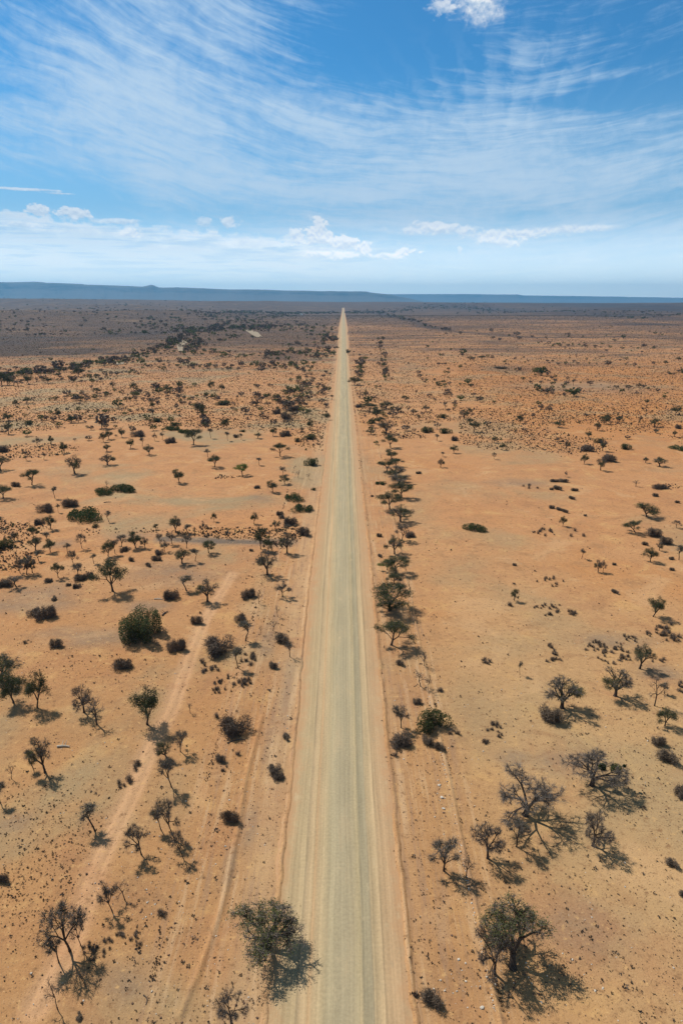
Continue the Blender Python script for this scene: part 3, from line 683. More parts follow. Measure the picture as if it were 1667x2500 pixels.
NAMES = {'bare': ('bare_acacia_tree', 'tree'), 'olive': ('acacia_tree', 'tree'), 'grey': ('thorn_tree', 'tree'), 'acacia': ('acacia_tree', 'tree'), 'round': ('acacia_tree', 'tree'),
         'thin': ('thorn_tree', 'tree'), 'dead': ('dead_tree', 'tree'), 'bush': ('dark_bush', 'bush'), 'drybush': ('dry_bush', 'bush'), 'gbush': ('green_bush', 'bush'), 'mat': ('creeping_bush', 'bush'),
         'bigbush': ('large_bush', 'bush'), 'shrub': ('small_shrub', 'shrub'), 'vivid': ('acacia_tree', 'tree')}
TREES = ('bare', 'olive', 'grey', 'acacia', 'round', 'thin', 'dead', 'vivid')
rnd = random.Random(7)
PLACED = []
def plant(kind, bx, by, top, w, label=None, group=None, cx=None):
    var = rnd.randrange(3)
    mW, mC, H0, W0 = P[kind][var]
    if 885 < bx < 1000 and 990 < by < 1600 and kind in TREES: w *= 1.2     # broad crowns of the planted-looking row
    X, Y = gpt(bx, by)
    ww = w * mpp(by); phi = math.atan((by - CY) / F); th = PITCH + phi
    T = (by - top) * mpp(by) * math.cos(phi); st_, ct_ = math.sin(th), math.cos(th)
    dep = 1.0
    if kind in TREES:                       # silhouette height seen from above: foot to the far rim of the crown
        lo, hi = .05, 14
        for _ in range(30):
            h = (lo + hi) / 2
            if .58 * h * ct_ + math.hypot(.46 * ww * st_, .40 * h * ct_) < T: lo = h
            else: hi = h
        h = max(h, .42 * ww)
    else:
        h = min({'mat': .24, 'bush': .50, 'drybush': .58, 'gbush': .5, 'bigbush': .7, 'shrub': .8}[kind] * ww, T / (1.05 * ct_))
        rad = math.sqrt(max((T * .5) ** 2 - (.42 * h * ct_) ** 2, .01)) / st_ * .9
        dep = min(max(rad / (ww / 2), .45), 1.25)
        Y += ww * .5 * dep * .8; X = X * Y / gpt(bx, by)[1]
    back = 0.0
    if (bx, by) == (1251, 2362): h, back = 6.0, .42          # leans away from the road camera side
    nm, cat = NAMES[kind]
    root = bpy.data.objects.new(nm, None); COL.objects.link(root); root.empty_display_size = .3
    root.location = (X, Y, tz(X, Y) + (road_c(Y) * 0)); 
    a = rnd.uniform(0, 6.28)
    if kind not in TREES: a = rnd.choice([0, math.pi])
    root.scale = (ww / W0, ww / W0 * dep, h / H0)
    root.rotation_euler = (0, 0, a)
    if cx is not None:                         # leaning tree: crown centre is off to one side of the foot
        dx = (cx - bx) * mpp(by); ang = math.atan2(dx, h * .7)
        root.rotation_mode = 'QUATERNION'
        root.rotation_quaternion = (Matrix.Rotation(ang, 4, 'Y') @ Matrix.Rotation(a, 4, 'Z')).to_quaternion()
    if back:
        root.rotation_mode = 'QUATERNION'; root.rotation_quaternion = (Matrix.Rotation(-back, 4, 'X') @ Matrix.Rotation(a, 4, 'Z')).to_quaternion()
    for me, part in ((mW, 'trunk' if kind in TREES else 'stems'), (mC, 'crown' if kind in TREES else 'foliage')):
        if len(me.vertices) == 0: continue
        c = bpy.data.objects.new(part, me); COL.objects.link(c); c.parent = root
    tag(root, label, cat, group)
    PLACED.append((root, kind, X, Y, ww, h, bx, by, label))
    return root

# catalogue: kind  base-x base-y top-y width [crown-x]  | label
CATALOG = """
thin 233 2030 1963 50 221 | lone dark-crowned tree with thin leaning trunk on the speckled slope left of the track
grey 346 2089 2009 57 335 | sparse grey-green tree leaning left over its spread shadow beside the pale wheel track
grey 421 2040 1954 50 411 | taller grey tree of the pair standing just beside the line of dry scrub
thin 394 2028 1977 27 384 | short slim tree tucked against the left side of a taller grey tree
grey 446 2093 2030 36 437 | little dark round-headed tree right beside the line of dry scrub
grey 172 2325 2206 92 163 | large bushy grey tree, the widest one at the lower left corner
thin 145 2353 2288 42 138 | slim grey tree rising in front of the large bushy grey tree
grey 199 2313 2244 34 192 | narrow tree at the right flank of the large bushy grey tree
grey 275 2229 2156 46 262 | round-headed tree with a curved trunk, left one of a close pair by the faint track
dead 306 2202 2156 35 298 | twiggy grey tree, right one of a close pair by the faint track
dead 209 2409 2363 23 203 | small bare stick tree below the cluster of black shrubs
dead 142 2467 2394 31 130 | pale bare tree at the bottom left corner
drybush 567 2012 1985 50 | flattened grey-brown bush on the verge left of the road, with a dark tail
thin 2 1961 1911 27 6 | thin tree cut by the left frame edge beside the speckled slope
bush 6 2160 2138 40 | dark bush cut by the left frame edge
bare 566 2501 2420 69 560 | bare purple-grey tree cut by the bottom frame edge left of the road
drybush 197 2490 2472 14 | tiny green tuft bush near the bottom frame edge
olive 652 2313 2197 150 654 | big spreading olive-green tree at the left road edge, its shadow reaching the gravel
drybush 1054 2465 2403 52 | twiggy grey bush with a splayed shadow right of the road near the bottom
bare 1281 1992 1884 157 1285 | largest leafless grey tree, its fan-shaped crown above a long splayed shadow on the right plain
grey 1260 2068 1998 52 1268 | small olive tree half under the shadow of the largest leafless tree
bare 1190 2095 2003 77 1189 | crooked bare tree with a forked trunk just right of the stony bank
grey 1083 2126 2047 74 1076 | grey vase-shaped tree just left of the stony bank
dead 1137 2141 2088 36 1141 | low twiggy tree growing on the stony bank
bare 1446 2065 1979 80 1455 | slim leafless tree with a straight trunk in the open right plain
olive 1251 2362 2168 146 1272 | tallest olive-green tree, lower right, rising behind a bare grey tree
bare 1207 2378 2268 88 1198 | bare grey tree with a bent trunk in front of the tallest olive-green tree
bare 1444 1919 1823 134 1448 | wide bare tree carrying two dark green mistletoe balls
bush 1668 1956 1918 44 | dark bush cut by the right frame edge
drybush 1637 2122 2085 28 | small brown bush near the right frame edge below the cut-off dark bush
drybush 1665 2195 2160 22 | small dark bush cut by the right frame edge, lower one
acacia 276 1445 1375 81 | wide green acacia with a heavy dark shadow below the strip of grey thicket
bush 88 1507 1478 29 | upright dark bush at the left end of a joined pair
bush 118 1520 1488 55 | long dark bush, right part of a joined pair left of the large round bush
bigbush 346 1573 1494 86 | large round olive-green bush leafy to the ground with a black shadow
bush 415 1464 1441 42 | low dome-shaped dark bush left of the golden-olive tree
thin 455 1440 1404 33 | small grey round-headed tree behind the dome-shaped dark bush
olive 507 1467 1415 47 | golden-olive round-headed tree beside the pale track
drybush 480 1527 1507 31 | patchy brown bush just right of a fallen dark log
bush 438 1596 1569 54 | low flat grey bush at the left edge of the pale track
bush 532 1609 1559 67 | round dark thicket bush right of the pale track
drybush 138 1588 1563 33 | brown dome bush alone on reddish sand at the left
shrub 63 1575 1565 11 | tiny black bush alone near the grey sand patch
bush 300 1643 1613 44 | spiky dark bush below the large round olive bush
olive 4 1665 1599 78 8 | green-topped tree cut by the left frame edge above a dark thicket
round 34 1716 1643 62 | dark leafy tree in the thicket at the left frame edge
round 92 1728 1645 52 | green-grey leafy tree at the right end of the left-edge thicket
bare 206 1740 1674 58 | tangled half-bare tree with arching branches left of the bright green clump
dead 237 1768 1706 46 | lower tangled bare shrub tree joined to the arching half-bare tree
round 360 1768 1677 68 | bright green two-headed tree over a black shadow left of the pale track
dead 465 1741 1716 15 | small bare stick tree right of the bright green two-headed tree
bush 572 1803 1756 74 | wide oblong dark green bush with a flat top left of the road
grey 441 1835 1783 38 443 | small dark tree at the upper end of a three-tree group on the pale track
olive 409 1852 1808 36 397 | pale olive tree, left one of the three-tree group on the pale track
grey 419 1922 1846 45 412 | grey olive tree with a tall straight trunk, front one of the three-tree group
olive 111 1886 1800 48 104 | tall slender tree with a rounded grey-green head on a long trunk at left
thin 82 1876 1832 24 76 | short slim tree left of the tall slender tree
dead 29 1902 1866 18 | upright twiggy shrub tree near the left frame edge
drybush 537 1866 1844 28 | small dark bush beside the line of dry scrub right of the three-tree group
shrub 581 1846 1833 14 | single grey tuft bush below the oblong dark green bush
grey 690 1457 1420 40 | dark dense-headed small tree standing near the left road verge
bush 611 1465 1442 40 | flat dark bush with a dead stalk beside it
dead 632 1474 1444 14 | dead stalk standing at the right end of a flat dark bush
dead 678 1506 1479 14 | thin bare stick tree beside the left verge
bush 589 1519 1498 27 | small dark round bush above a slim grey tree
thin 600 1565 1518 34 | slim grey tree with an upright crown right of the round dark thicket bush
dead 637 1550 1529 9 | tiny bare stick tree between the verge and a slim grey tree
dead 667 1541 1514 19 | leaning bare tree at the head of the grey roadside bush
drybush 692 1576 1538 36 | purple-grey twiggy roadside bush on the left verge
dead 708 1604 1563 24 | crooked thin tree nearest the left road edge
thin 581 1632 1582 29 | slender grey-green tree in front of the round dark thicket bush
drybush 666 1636 1618 24 | dry twiggy shrub on the verge by the crooked thin tree
bush 669 1895 1863 30 | dark oval bush alone on the left verge, back half
bush 680 1911 1886 28 | dark oval bush alone on the left verge, front half
drybush 698 1808 1780 16 | grey-green tuft strip on the left road verge
acacia 952 1490 1424 86 | big dark spreading acacia in the row along the right bank
round 948 1492 1463 40 | dark green bushy clump at the foot of the big spreading acacia
acacia 955 1575 1511 75 965 | bright green acacia standing last and nearest in the row along the right bank
drybush 977 1627 1611 20 | small dry tuft bush below the nearest green acacia of the row
dead 1035 1626 1594 22 1032 | bare crooked sapling on the right bank
dead 1026 1676 1638 34 | wispy bare shrub tree, left one of two on the right bank
dead 1045 1687 1650 17 | thin bare sapling, right one of two on the right bank
drybush 1017 1724 1698 22 | small spiky bush left of the right bank
grey 979 1777 1725 42 | grey-green feathery tree left of the dense green dome bush
gbush 1053 1793 1738 84 | dense green dome bush lying across the right bank
bush 977 1828 1772 50 | dark twiggy bush just below the grey-green feathery tree
drybush 1042 1826 1796 30 | small dark bush below the dense green dome bush
drybush 1072 1836 1800 26 | dry olive bush on the bank below the dense green dome bush
shrub 963 1849 1834 15 | small green tuft below the dark twiggy bush
round 1255 1468 1439 21 | tiny bright green tree alone on the open right plain
round 1594 1504 1455 40 1599 | lone dark green tree with an uneven crown and long shadow near the right frame edge
olive 1561 1630 1573 44 1566 | grey-green tree behind a rounder tree at the right, amid small shrubs
olive 1371 1727 1651 87 1366 | full round grey-olive tree on the right plain with a dark twig shadow
drybush 1340 1775 1727 56 | dark tangled bush at the foot of the full round grey-olive tree
olive 1501 1697 1630 72 1508 | round-headed olive tree with a short bent trunk in the right plain
dead 1597 1720 1655 42 1600 | dead forked tree with bare limbs near the right frame edge
thin 1621 1691 1664 22 | small grey tree right behind the dead forked tree
round 1622 1770 1726 46 | olive bush-like tree below the dead forked tree
drybush 1604 1828 1794 34 | brown leaning bush, upper part of a leaning pair at right
drybush 1625 1868 1822 44 | brown leaning bush, lower part of a leaning pair at right
thin 1268 1648 1616 13 | narrow bare sapling alone in the middle of the right plain
acacia 79 1184 1147 45 | umbrella acacia at the left with a round dark shadow
acacia 9 1216 1185 46 | deep green acacia cut by the left frame edge
thin 135 1216 1187 14 | slim tree right of the deep green acacia at the left edge
mat 253 1209 1191 46 | dark flat creeping bush joined to a greener one
mat 301 1206 1184 61 | bright green flat creeping bush, right part of the joined pair
bush 171 1240 1222 38 | flat brown-grey bush above the wide green mound
bush 115 1251 1233 37 | low dark oval bush left of the flat brown-grey bush
mat 213 1273 1243 84 | widest green mound bush on the left plain with a dark knob on top
thin 266 1273 1247 15 | small slim tree at the right end of the widest green mound
thin 143 1251 1230 10 | tiny thin tree between two flat dark bushes at left
dead 263 1192 1171 9 | tiny dark sapling behind the joined green creeping bushes
gbush 234 1290 1279 15 | tiny green tuft bush below the widest green mound
round 381 1293 1279 14 | tiny bright green bush tree left of the grey sand strip
round 125 1292 1259 28 | green round tree with brown bush at its left side
bush 97 1281 1260 25 | brown bush leaning on a green round tree at left
gbush 19 1344 1319 40 | dark green dome bush near the left frame edge above the thicket
grey 201 1341 1305 21 | slim grey tree standing free above the thicket, left of the tree strip
acacia 83 1313 1286 26 | small flat-headed tree above a greener one at left
olive 88 1345 1312 25 | olive-green tree under a small flat-headed tree
round 124 1350 1319 27 | compact grey-green tree on the grey sand streak
thin 166 1355 1328 18 | small slim tree right of the grey sand streak
grey 180 1379 1346 22 | grey tree pair member directly above the thicket at left
thin 230 1378 1354 16 | forked little tree left of the wide green acacia
round 265 1360 1321 32 | leafy dark tree at the left end of the grey tree strip
acacia 143 1411 1375 28 | flat-headed tree with a dark lower tier left of the wide acacia
round 332 1340 1302 36 | dense olive tree in the middle of the grey tree strip
olive 429 1301 1262 28 | upright green-grey tree at the left end of the grey sand strip
olive 445 1376 1341 33 | green round-headed tree below the grey sand strip
thin 477 1370 1339 18 | slim grey tree right of a green round-headed tree
acacia 510 1350 1320 35 | green flat-topped tree at the lower edge of the grey sand strip
olive 653 1403 1346 48 650 | tall green-headed tree with a thick trunk near the left verge
round 637 1340 1287 32 | dark tall tree at the right end of the grey sand strip
olive 701 1350 1302 35 | grey feathery tree with a wide shadow left of the road
drybush 744 1310 1290 32 | brown flat-topped bush tree close to the left road edge
bush 705 1283 1265 38 | flat dark bush standing above a thin trunk left of the road
mat 738 1252 1229 49 | green oval bush close to the left road edge
mat 719 1224 1206 45 | dark green flat bush beside the left road edge
gbush 765 1198 1190 12 | tiny bush on the left road berm
round 666 1201 1173 25 | small round dark green tree left of two roadside green bushes
vivid 592 1160 1132 36 | vivid green umbrella tree, the brightest green on the left plain
acacia 684 1114 1082 42 | wide umbrella acacia with a dark round shadow left of the road
acacia 525 1141 1113 34 | dark umbrella acacia left of the vivid green tree
acacia 473 1087 1050 45 | large dark green acacia with a black shadow beside a flat green bush
gbush 759 1139 1119 34 | spreading green bush near the left road edge, level with the vivid tree
olive 183 1156 1113 37 | grey-green tree with a loose crown right of the umbrella acacia at left
olive 263 1135 1109 34 | wide loose-crowned tree with a dark bush behind it
round 438 1178 1145 29 | lone green round tree on bare sand left of the vivid green tree
mat 1161 1306 1281 54 | lone flat dark green bush on the open right plain
acacia 980 1215 1178 44 | green-topped acacia of the right row just left of open sand
acacia 951 1243 1202 46 | umbrella acacia growing astride the right bank line
olive 977 1273 1233 48 | grey spreading acacia below the umbrella acacia of the right row
grey 981 1320 1280 30 | dark narrow tree of the right row beside a small round bush
bush 1000 1314 1298 23 | small round bush right of a dark narrow tree in the right row
olive 963 1353 1308 38 | grey forked tree of the right row with a dark bush at its foot
vivid 945 1392 1366 30 | vivid green leafy lobe tree of the right row
acacia 966 1400 1358 52 | green spreading acacia of the right row next to a vivid green lobe
round 961 1425 1396 30 | small bushy tree in the right row just behind the big spreading acacia
mat 929 1185 1174 25 | dark flat bush between the road and the right row
round 1577 1263 1230 54 1582 | dark spreading acacia near the right frame edge with bare left limb
acacia 1549 1300 1270 46 1540 | low leaning flat-topped tree left of a brown thicket
round 1373 1284 1260 16 | small round tree with a thin trunk amid little shrubs on the right plain
thin 1419 1363 1338 14 | slim bare sapling right of the open sand
olive 1459 1395 1366 18 | left tree of a twin pair on the right plain
grey 1471 1396 1367 17 | right tree of a twin pair on the right plain
round 1586 1371 1337 30 | olive bushy tree below the brown thicket at right
thin 1656 1368 1333 21 | small tree beside the right frame edge below the brown thicket
drybush 1595 1314 1290 34 | largest brown bush of the thicket at right
drybush 1623 1332 1308 30 | olive-brown bush at the lower end of the thicket at right
drybush 1255 1382 1373 10 | tiny lone tuft bush on the bare right plain
drybush 1500 1448 1438 13 | small dark tuft with a shadow on the bare right plain
"""
# the rest of the catalogue is labelled after its nearest landmark
CATALOG2 = """
grey 50 1399 1358 25
grey 66 1402 1360 36
olive 80 1398 1362 24
thin 96 1371 1344 20
grey 40 1431 1402 40
bush 16 1433 1412 34
thin 117 1327 1300 20
drybush 135 1466 1452 12
grey 191 1406 1376 28
bush 196 1423 1406 28
bush 219 1419 1402 26
bush 188 1438 1425 20
bush 168 1434 1416 12
bush 119 1425 1405 18
thin 282 1354 1320 18
grey 298 1337 1308 28
bush 305 1352 1335 20
olive 355 1341 1314 18
grey 403 1349 1322 20
grey 391 1330 1306 20
grey 421 1331 1303 24
grey 456 1340 1306 24
bush 388 1359 1345 20
drybush 320 1374 1361 15
drybush 364 1386 1371 14
drybush 384 1372 1361 26
thin 459 1303 1281 24
drybush 41 1190 1179 22
thin 4 1288 1261 18
olive 36 1320 1298 18
round 655 1347 1316 26
thin 722 1296 1281 12
olive 673 1292 1270 24
grey 700 1302 1278 20
round 620 1277 1250 18
round 523 1272 1251 14
grey 496 1302 1273 18
grey 556 1314 1290 14
bush 681 1257 1248 20
bush 688 1266 1256 14
drybush 614 1346 1336 10
thin 508 1117 1097 15
thin 633 1135 1117 15
round 667 1064 1043 17
round 546 1047 1024 12
round 554 1045 1022 13
thin 556 1077 1055 13
thin 589 1074 1059 9
thin 515 1070 1046 14
thin 609 1051 1038 9
olive 630 1070 1056 15
bush 699 1067 1055 29
bush 576 1069 1062 14
gbush 592 1055 1050 15
gbush 728 1080 1067 18
gbush 758 1074 1062 30
round 756 1049 1024 16
olive 737 1055 1040 9
round 695 1182 1160 26
grey 691 1159 1140 18
dead 728 1167 1148 13
dead 753 1170 1155 10
bush 628 1194 1182 14
grey 639 985 967 18
round 516 952 930 18
round 543 956 937 14
gbush 546 990 979 34
gbush 673 972 964 22
bush 717 1005 992 28
bush 678 1012 996 22
bush 698 1024 1010 28
olive 495 1025 980 9
olive 483 1005 982 14
bush 503 1035 1010 22
round 799 1025 1008 12
round 795 1018 1010 18
thin 810 976 964 10
olive 365 1111 1086 25
round 158 1105 1079 21
thin 108 1122 1106 12
thin 65 1123 1101 14
round 127 1085 1064 15
grey 92 1088 1066 22
round 319 1095 1072 19
thin 348 1090 1069 12
round 253 1079 1056 17
round 266 1073 1051 19
round 299 1068 1047 16
olive 262 1102 1085 17
round 22 1027 1009 27
olive 1 1147 1113 40
bush 8 1105 1090 30
bush 419 1085 1072 27
bush 340 1067 1054 31
gbush 382 1031 1022 30
mat 420 1053 1044 38
gbush 430 1042 1034 27
mat 452 1059 1050 34
grey 378 1076 1057 12
thin 397 1074 1056 11
olive 22 1060 1032 18
olive 373 985 970 18
round 373 997 982 14
thin 372 1020 998 18
round 175 1032 1012 22
gbush 70 1038 1027 20
round 66 984 969 18
round 40 992 975 15
round 145 1022 997 14
round 201 980 967 10
grey 180 980 968 12
grey 301 994 984 12
round 407 957 942 18
round 327 953 935 18
round 238 960 947 20
olive 276 947 932 14
grey 224 951 941 12
round 71 938 915 22
round 5 940 908 24
round 20 940 918 22
grey 45 942 926 24
round 118 936 921 20
round 192 920 896 24
grey 242 926 914 12
round 865 940 919 27
bush 878 996 988 20
dead 878 972 952 20
olive 893 975 950 13
acacia 903 1004 984 36
round 920 1019 994 22
round 925 1035 1018 17
round 909 1043 1022 13
olive 905 1060 1047 20
olive 942 1058 1025 33
acacia 953 1092 1063 34
round 956 1120 1097 27
acacia 944 1151 1122 36
acacia 966 1138 1118 28
olive 967 1164 1136 42
olive 973 1180 1160 46
bush 907 1213 1205 8
drybush 926 1312 1300 14
drybush 927 1361 1352 10
acacia 988 981 966 19
olive 942 998 979 25
olive 971 1006 991 16
thin 996 1010 994 7
olive 1008 1012 997 14
olive 1022 1025 1011 8
olive 1039 1005 988 20
grey 1086 999 981 12
olive 1132 1022 999 25
round 1146 1010 997 14
acacia 1157 1054 1029 25
round 1146 1036 1021 15
gbush 1046 1057 1044 34
gbush 1088 1060 1048 31
bush 1106 1077 1066 20
grey 1066 1047 1030 16
round 1107 1107 1088 18
olive 1075 1141 1120 16
thin 1080 1115 1104 10
gbush 1078 1022 1012 21
round 1205 1082 1066 15
round 1226 1099 1083 16
grey 1205 1122 1106 11
thin 1066 1076 1060 12
drybush 1021 1157 1151 14
gbush 1070 941 938 13
round 1363 1044 1027 24
round 1268 1033 1012 18
grey 1340 1012 992 17
olive 1457 1051 1031 16
round 1475 1036 1016 24
round 1481 1029 1011 18
olive 1465 1148 1117 23
bush 1483 1128 1110 32
bush 1430 1103 1089 31
gbush 1528 1099 1085 26
olive 1609 1137 1115 28
round 1647 1012 991 24
round 1425 1131 1108 18
olive 1382 1095 1075 12
olive 1470 1101 1072 20
round 1596 1042 1022 22
mat 1657 1101 1089 36
grey 1380 1164 1150 9
olive 1575 1129 1115 12
round 1435 1070 1053 16
grey 1430 1024 1009 14
thin 1399 941 925 12
dead 1551 1188 1172 18
gbush 1459 1083 1072 24
round 1577 987 975 12
olive 1558 946 934 11
round 1580 952 945 9
olive 1645 1067 1052 11
olive 1600 1057 1046 14
bush 1650 1046 1025 18
olive 1562 1028 1016 10
olive 1510 1030 1015 14
drybush 1598 1214 1205 14
bush 1611 1197 1186 38
drybush 1652 1229 1223 12
drybush 1353 1177 1170 22
drybush 1373 1178 1170 24
drybush 1345 1196 1187 10
drybush 1360 1196 1187 18
drybush 1402 1199 1192 18
drybush 1395 1220 1212 12
drybush 1346 1243 1234 14
drybush 1364 1248 1239 12
drybush 1378 1253 1244 12
drybush 1427 1262 1255 8
drybush 1637 1369 1359 12
drybush 1638 1396 1386 12
drybush 1573 1332 1322 14
olive 1608 1345 1325 16
grey 1650 1290 1272 18
drybush 1498 1381 1371 10
round 935 831 821 9
round 850 867 853 12
round 824 852 845 8
olive 1148 880 869 22
bush 1222 901 896 30
olive 1175 878 868 16
grey 1500 835 828 12
round 1624 890 880 12
round 1655 880 871 14
"""
def load(txt):
    for ln in txt.strip().splitlines():
        a, _, lab = ln.partition('|'); q = a.split(); kind = q[0]; v = [float(x) for x in q[1:]]
        plant(kind, v[0], v[1], v[2], v[3], lab.strip() or None, None, v[4] if len(v) > 4 else None)
load(CATALOG); load(CATALOG2)

def crown_of(o): return [c for c in COL.objects if c.parent == o and c.name.startswith('crown')][0]
# mistletoe balls in the wide bare tree
for o, kind, X, Y, ww, h, bx, by, lab in PLACED:
    if lab and 'mistletoe' in lab:
        rng = np.random.default_rng(5)
        inv = Matrix.Translation(o.location) @ (o.rotation_quaternion.to_matrix() if o.rotation_mode == 'QUATERNION' else o.rotation_euler.to_matrix()).to_4x4() @ Matrix.Diagonal((*o.scale, 1))
        inv = inv.inverted()
        for (px, py, rad, hz) in ((1469, 1872, .5, 2.5), (1503.5, 1878, .8, 2.6), (1523, 1870, .2, 2.9)):
            y0 = Y + .2; v = (py - CY) / F
            # the point at that depth in front of the camera
            z0 = htop(y0, py); dep = y0 * CP + (CAM_H - z0) * SP; x0 = (px - CX) / F * dep
            a = Acc()
            for _ in range(800):
                d = rng.normal(size=3); d /= np.linalg.norm(d); p = np.array([x0, y0, z0]) + d * rad * rng.uniform(.2, 1) ** .5 * np.array([1, 1, .95])
                a.leaf(np.array(inv @ Vector(p)), .14, rng, 0)
            # twig that carries it
            c0 = inv @ Vector((X + .2, Y, h * .45)); c1 = inv @ Vector((x0, y0, z0))
            if rad > .3:
                a2 = Acc(); a2.tube(np.array(c0), np.array(c1), .04, .02, 4)
                br = bpy.data.objects.new('branch', a2.mesh('branch', ['bark'])); COL.objects.link(br); br.parent = crown_of(o)
            c = bpy.data.objects.new('mistletoe', a.mesh('mistletoe', ['mist'])); COL.objects.link(c); c.parent = crown_of(o)

# automatic labels: what it looks like, and where it stands against the nearest landmark
LOOK = {'bare': 'bare spreading tree', 'olive': 'loose grey-green tree', 'grey': 'small grey twiggy tree', 'acacia': 'flat-topped dark acacia', 'round': 'round dark green tree', 'thin': 'slim little tree',
        'dead': 'leafless sapling', 'bush': 'low dark bush', 'drybush': 'small brown bush', 'gbush': 'low green bush', 'mat': 'flat green creeping bush', 'bigbush': 'large bush', 'shrub': 'tiny shrub', 'vivid': 'bright green tree'}
MARKS = [(bx, by, n) for bx, by, n in (
    (79, 1184, 'the umbrella acacia at the left'), (213, 1273, 'the widest green mound'), (301, 1206, 'the twin green creeping bushes'), (276, 1445, 'the heavy-shadowed wide acacia'),
    (592, 1160, 'the vivid green umbrella tree'), (684, 1114, 'the wide roadside umbrella acacia'), (473, 1087, 'the large black-shadowed acacia'), (438, 1178, 'the lone round tree on bare sand'),
    (183, 1156, 'the loose-crowned tree at left'), (510, 1350, 'the grey sand strip'), (653, 1403, 'the tall left-verge tree'), (739, 1240, 'the two green roadside bushes'), (18, 1344, 'the left-edge dome bush'),
    (445, 858, 'the pale river bed'), (1161, 1306, 'the lone flat bush'), (980, 1215, 'the green-topped acacia'), (1577, 1263, 'the dark right-edge acacia'), (1459, 1395, 'the right-plain twin trees'),
    (1373, 1284, 'the shrub-ringed round tree'), (950, 1490, 'the big acacia of the right row'), (480, 1010, 'the old scrub track'), (835, 960, 'the far stretch of the road'), (1066, 1053, 'the two right-hand green bushes'),
    (1363, 1043, 'the green flat-topped tree'), (332, 1340, 'the grey tree strip'), (1420, 945, 'the grey patch at right'), (1609, 1137, 'the far-right orange sand tree'), (100, 1400, 'the left thicket'), (55, 1010, 'the far-left leafy tree'), (1255, 1468, 'the tiny bright green tree'))]
def side(dx, dy):
    v_ = abs(dy) > abs(dx) * .45; h_ = abs(dx) > abs(dy) * .45
    lr = 'left' if dx < 0 else 'right'
    if v_ and h_: return ('behind-' if dy < 0 else 'front-') + lr + ' of'
    if v_: return 'behind' if dy < 0 else 'in front of'
    return lr + ' of'
auto = {}
for rec in PLACED:
    if rec[8]: continue
    bx, by, kind, w = rec[6], rec[7], rec[1], rec[4] / mpp(rec[7])
    mk = min(MARKS, key=lambda q: math.hypot((bx - q[0]), (by - q[1]) * 2.0) if math.hypot(bx - q[0], by - q[1]) > 3 else 1e9)
    d = math.hypot(bx - mk[0], (by - mk[1]) * 2)
    pre = 'close ' if d < 45 else ('' if d < 110 else 'well ')
    auto.setdefault((LOOK[kind], pre + side(bx - mk[0], (by - mk[1]) * 2), mk[2]), []).append((w, d, rec[0]))
for (look, pos, mk), L in auto.items():
    if len(L) == 1: L[0][2]['label'] = f'{look} {pos} {mk}'; continue
    L.sort(key=lambda q: -q[0])
    big = L[0][0] > L[1][0] * 1.12
    rest = L
    if big: L[0][2]['label'] = f'{look} {pos} {mk}, widest one'; rest = L[1:]
    rest.sort(key=lambda q: q[1])
    words = ['nearest one', 'second nearest', 'third nearest', 'fourth nearest', 'fifth nearest', 'sixth nearest', 'seventh nearest', 'eighth nearest', 'ninth nearest']
    for i, q in enumerate(rest):
        q[2]['label'] = f'{look} {pos} {mk}' + (f', {words[min(i, 8)]}' if len(rest) > 1 else ', narrower one')

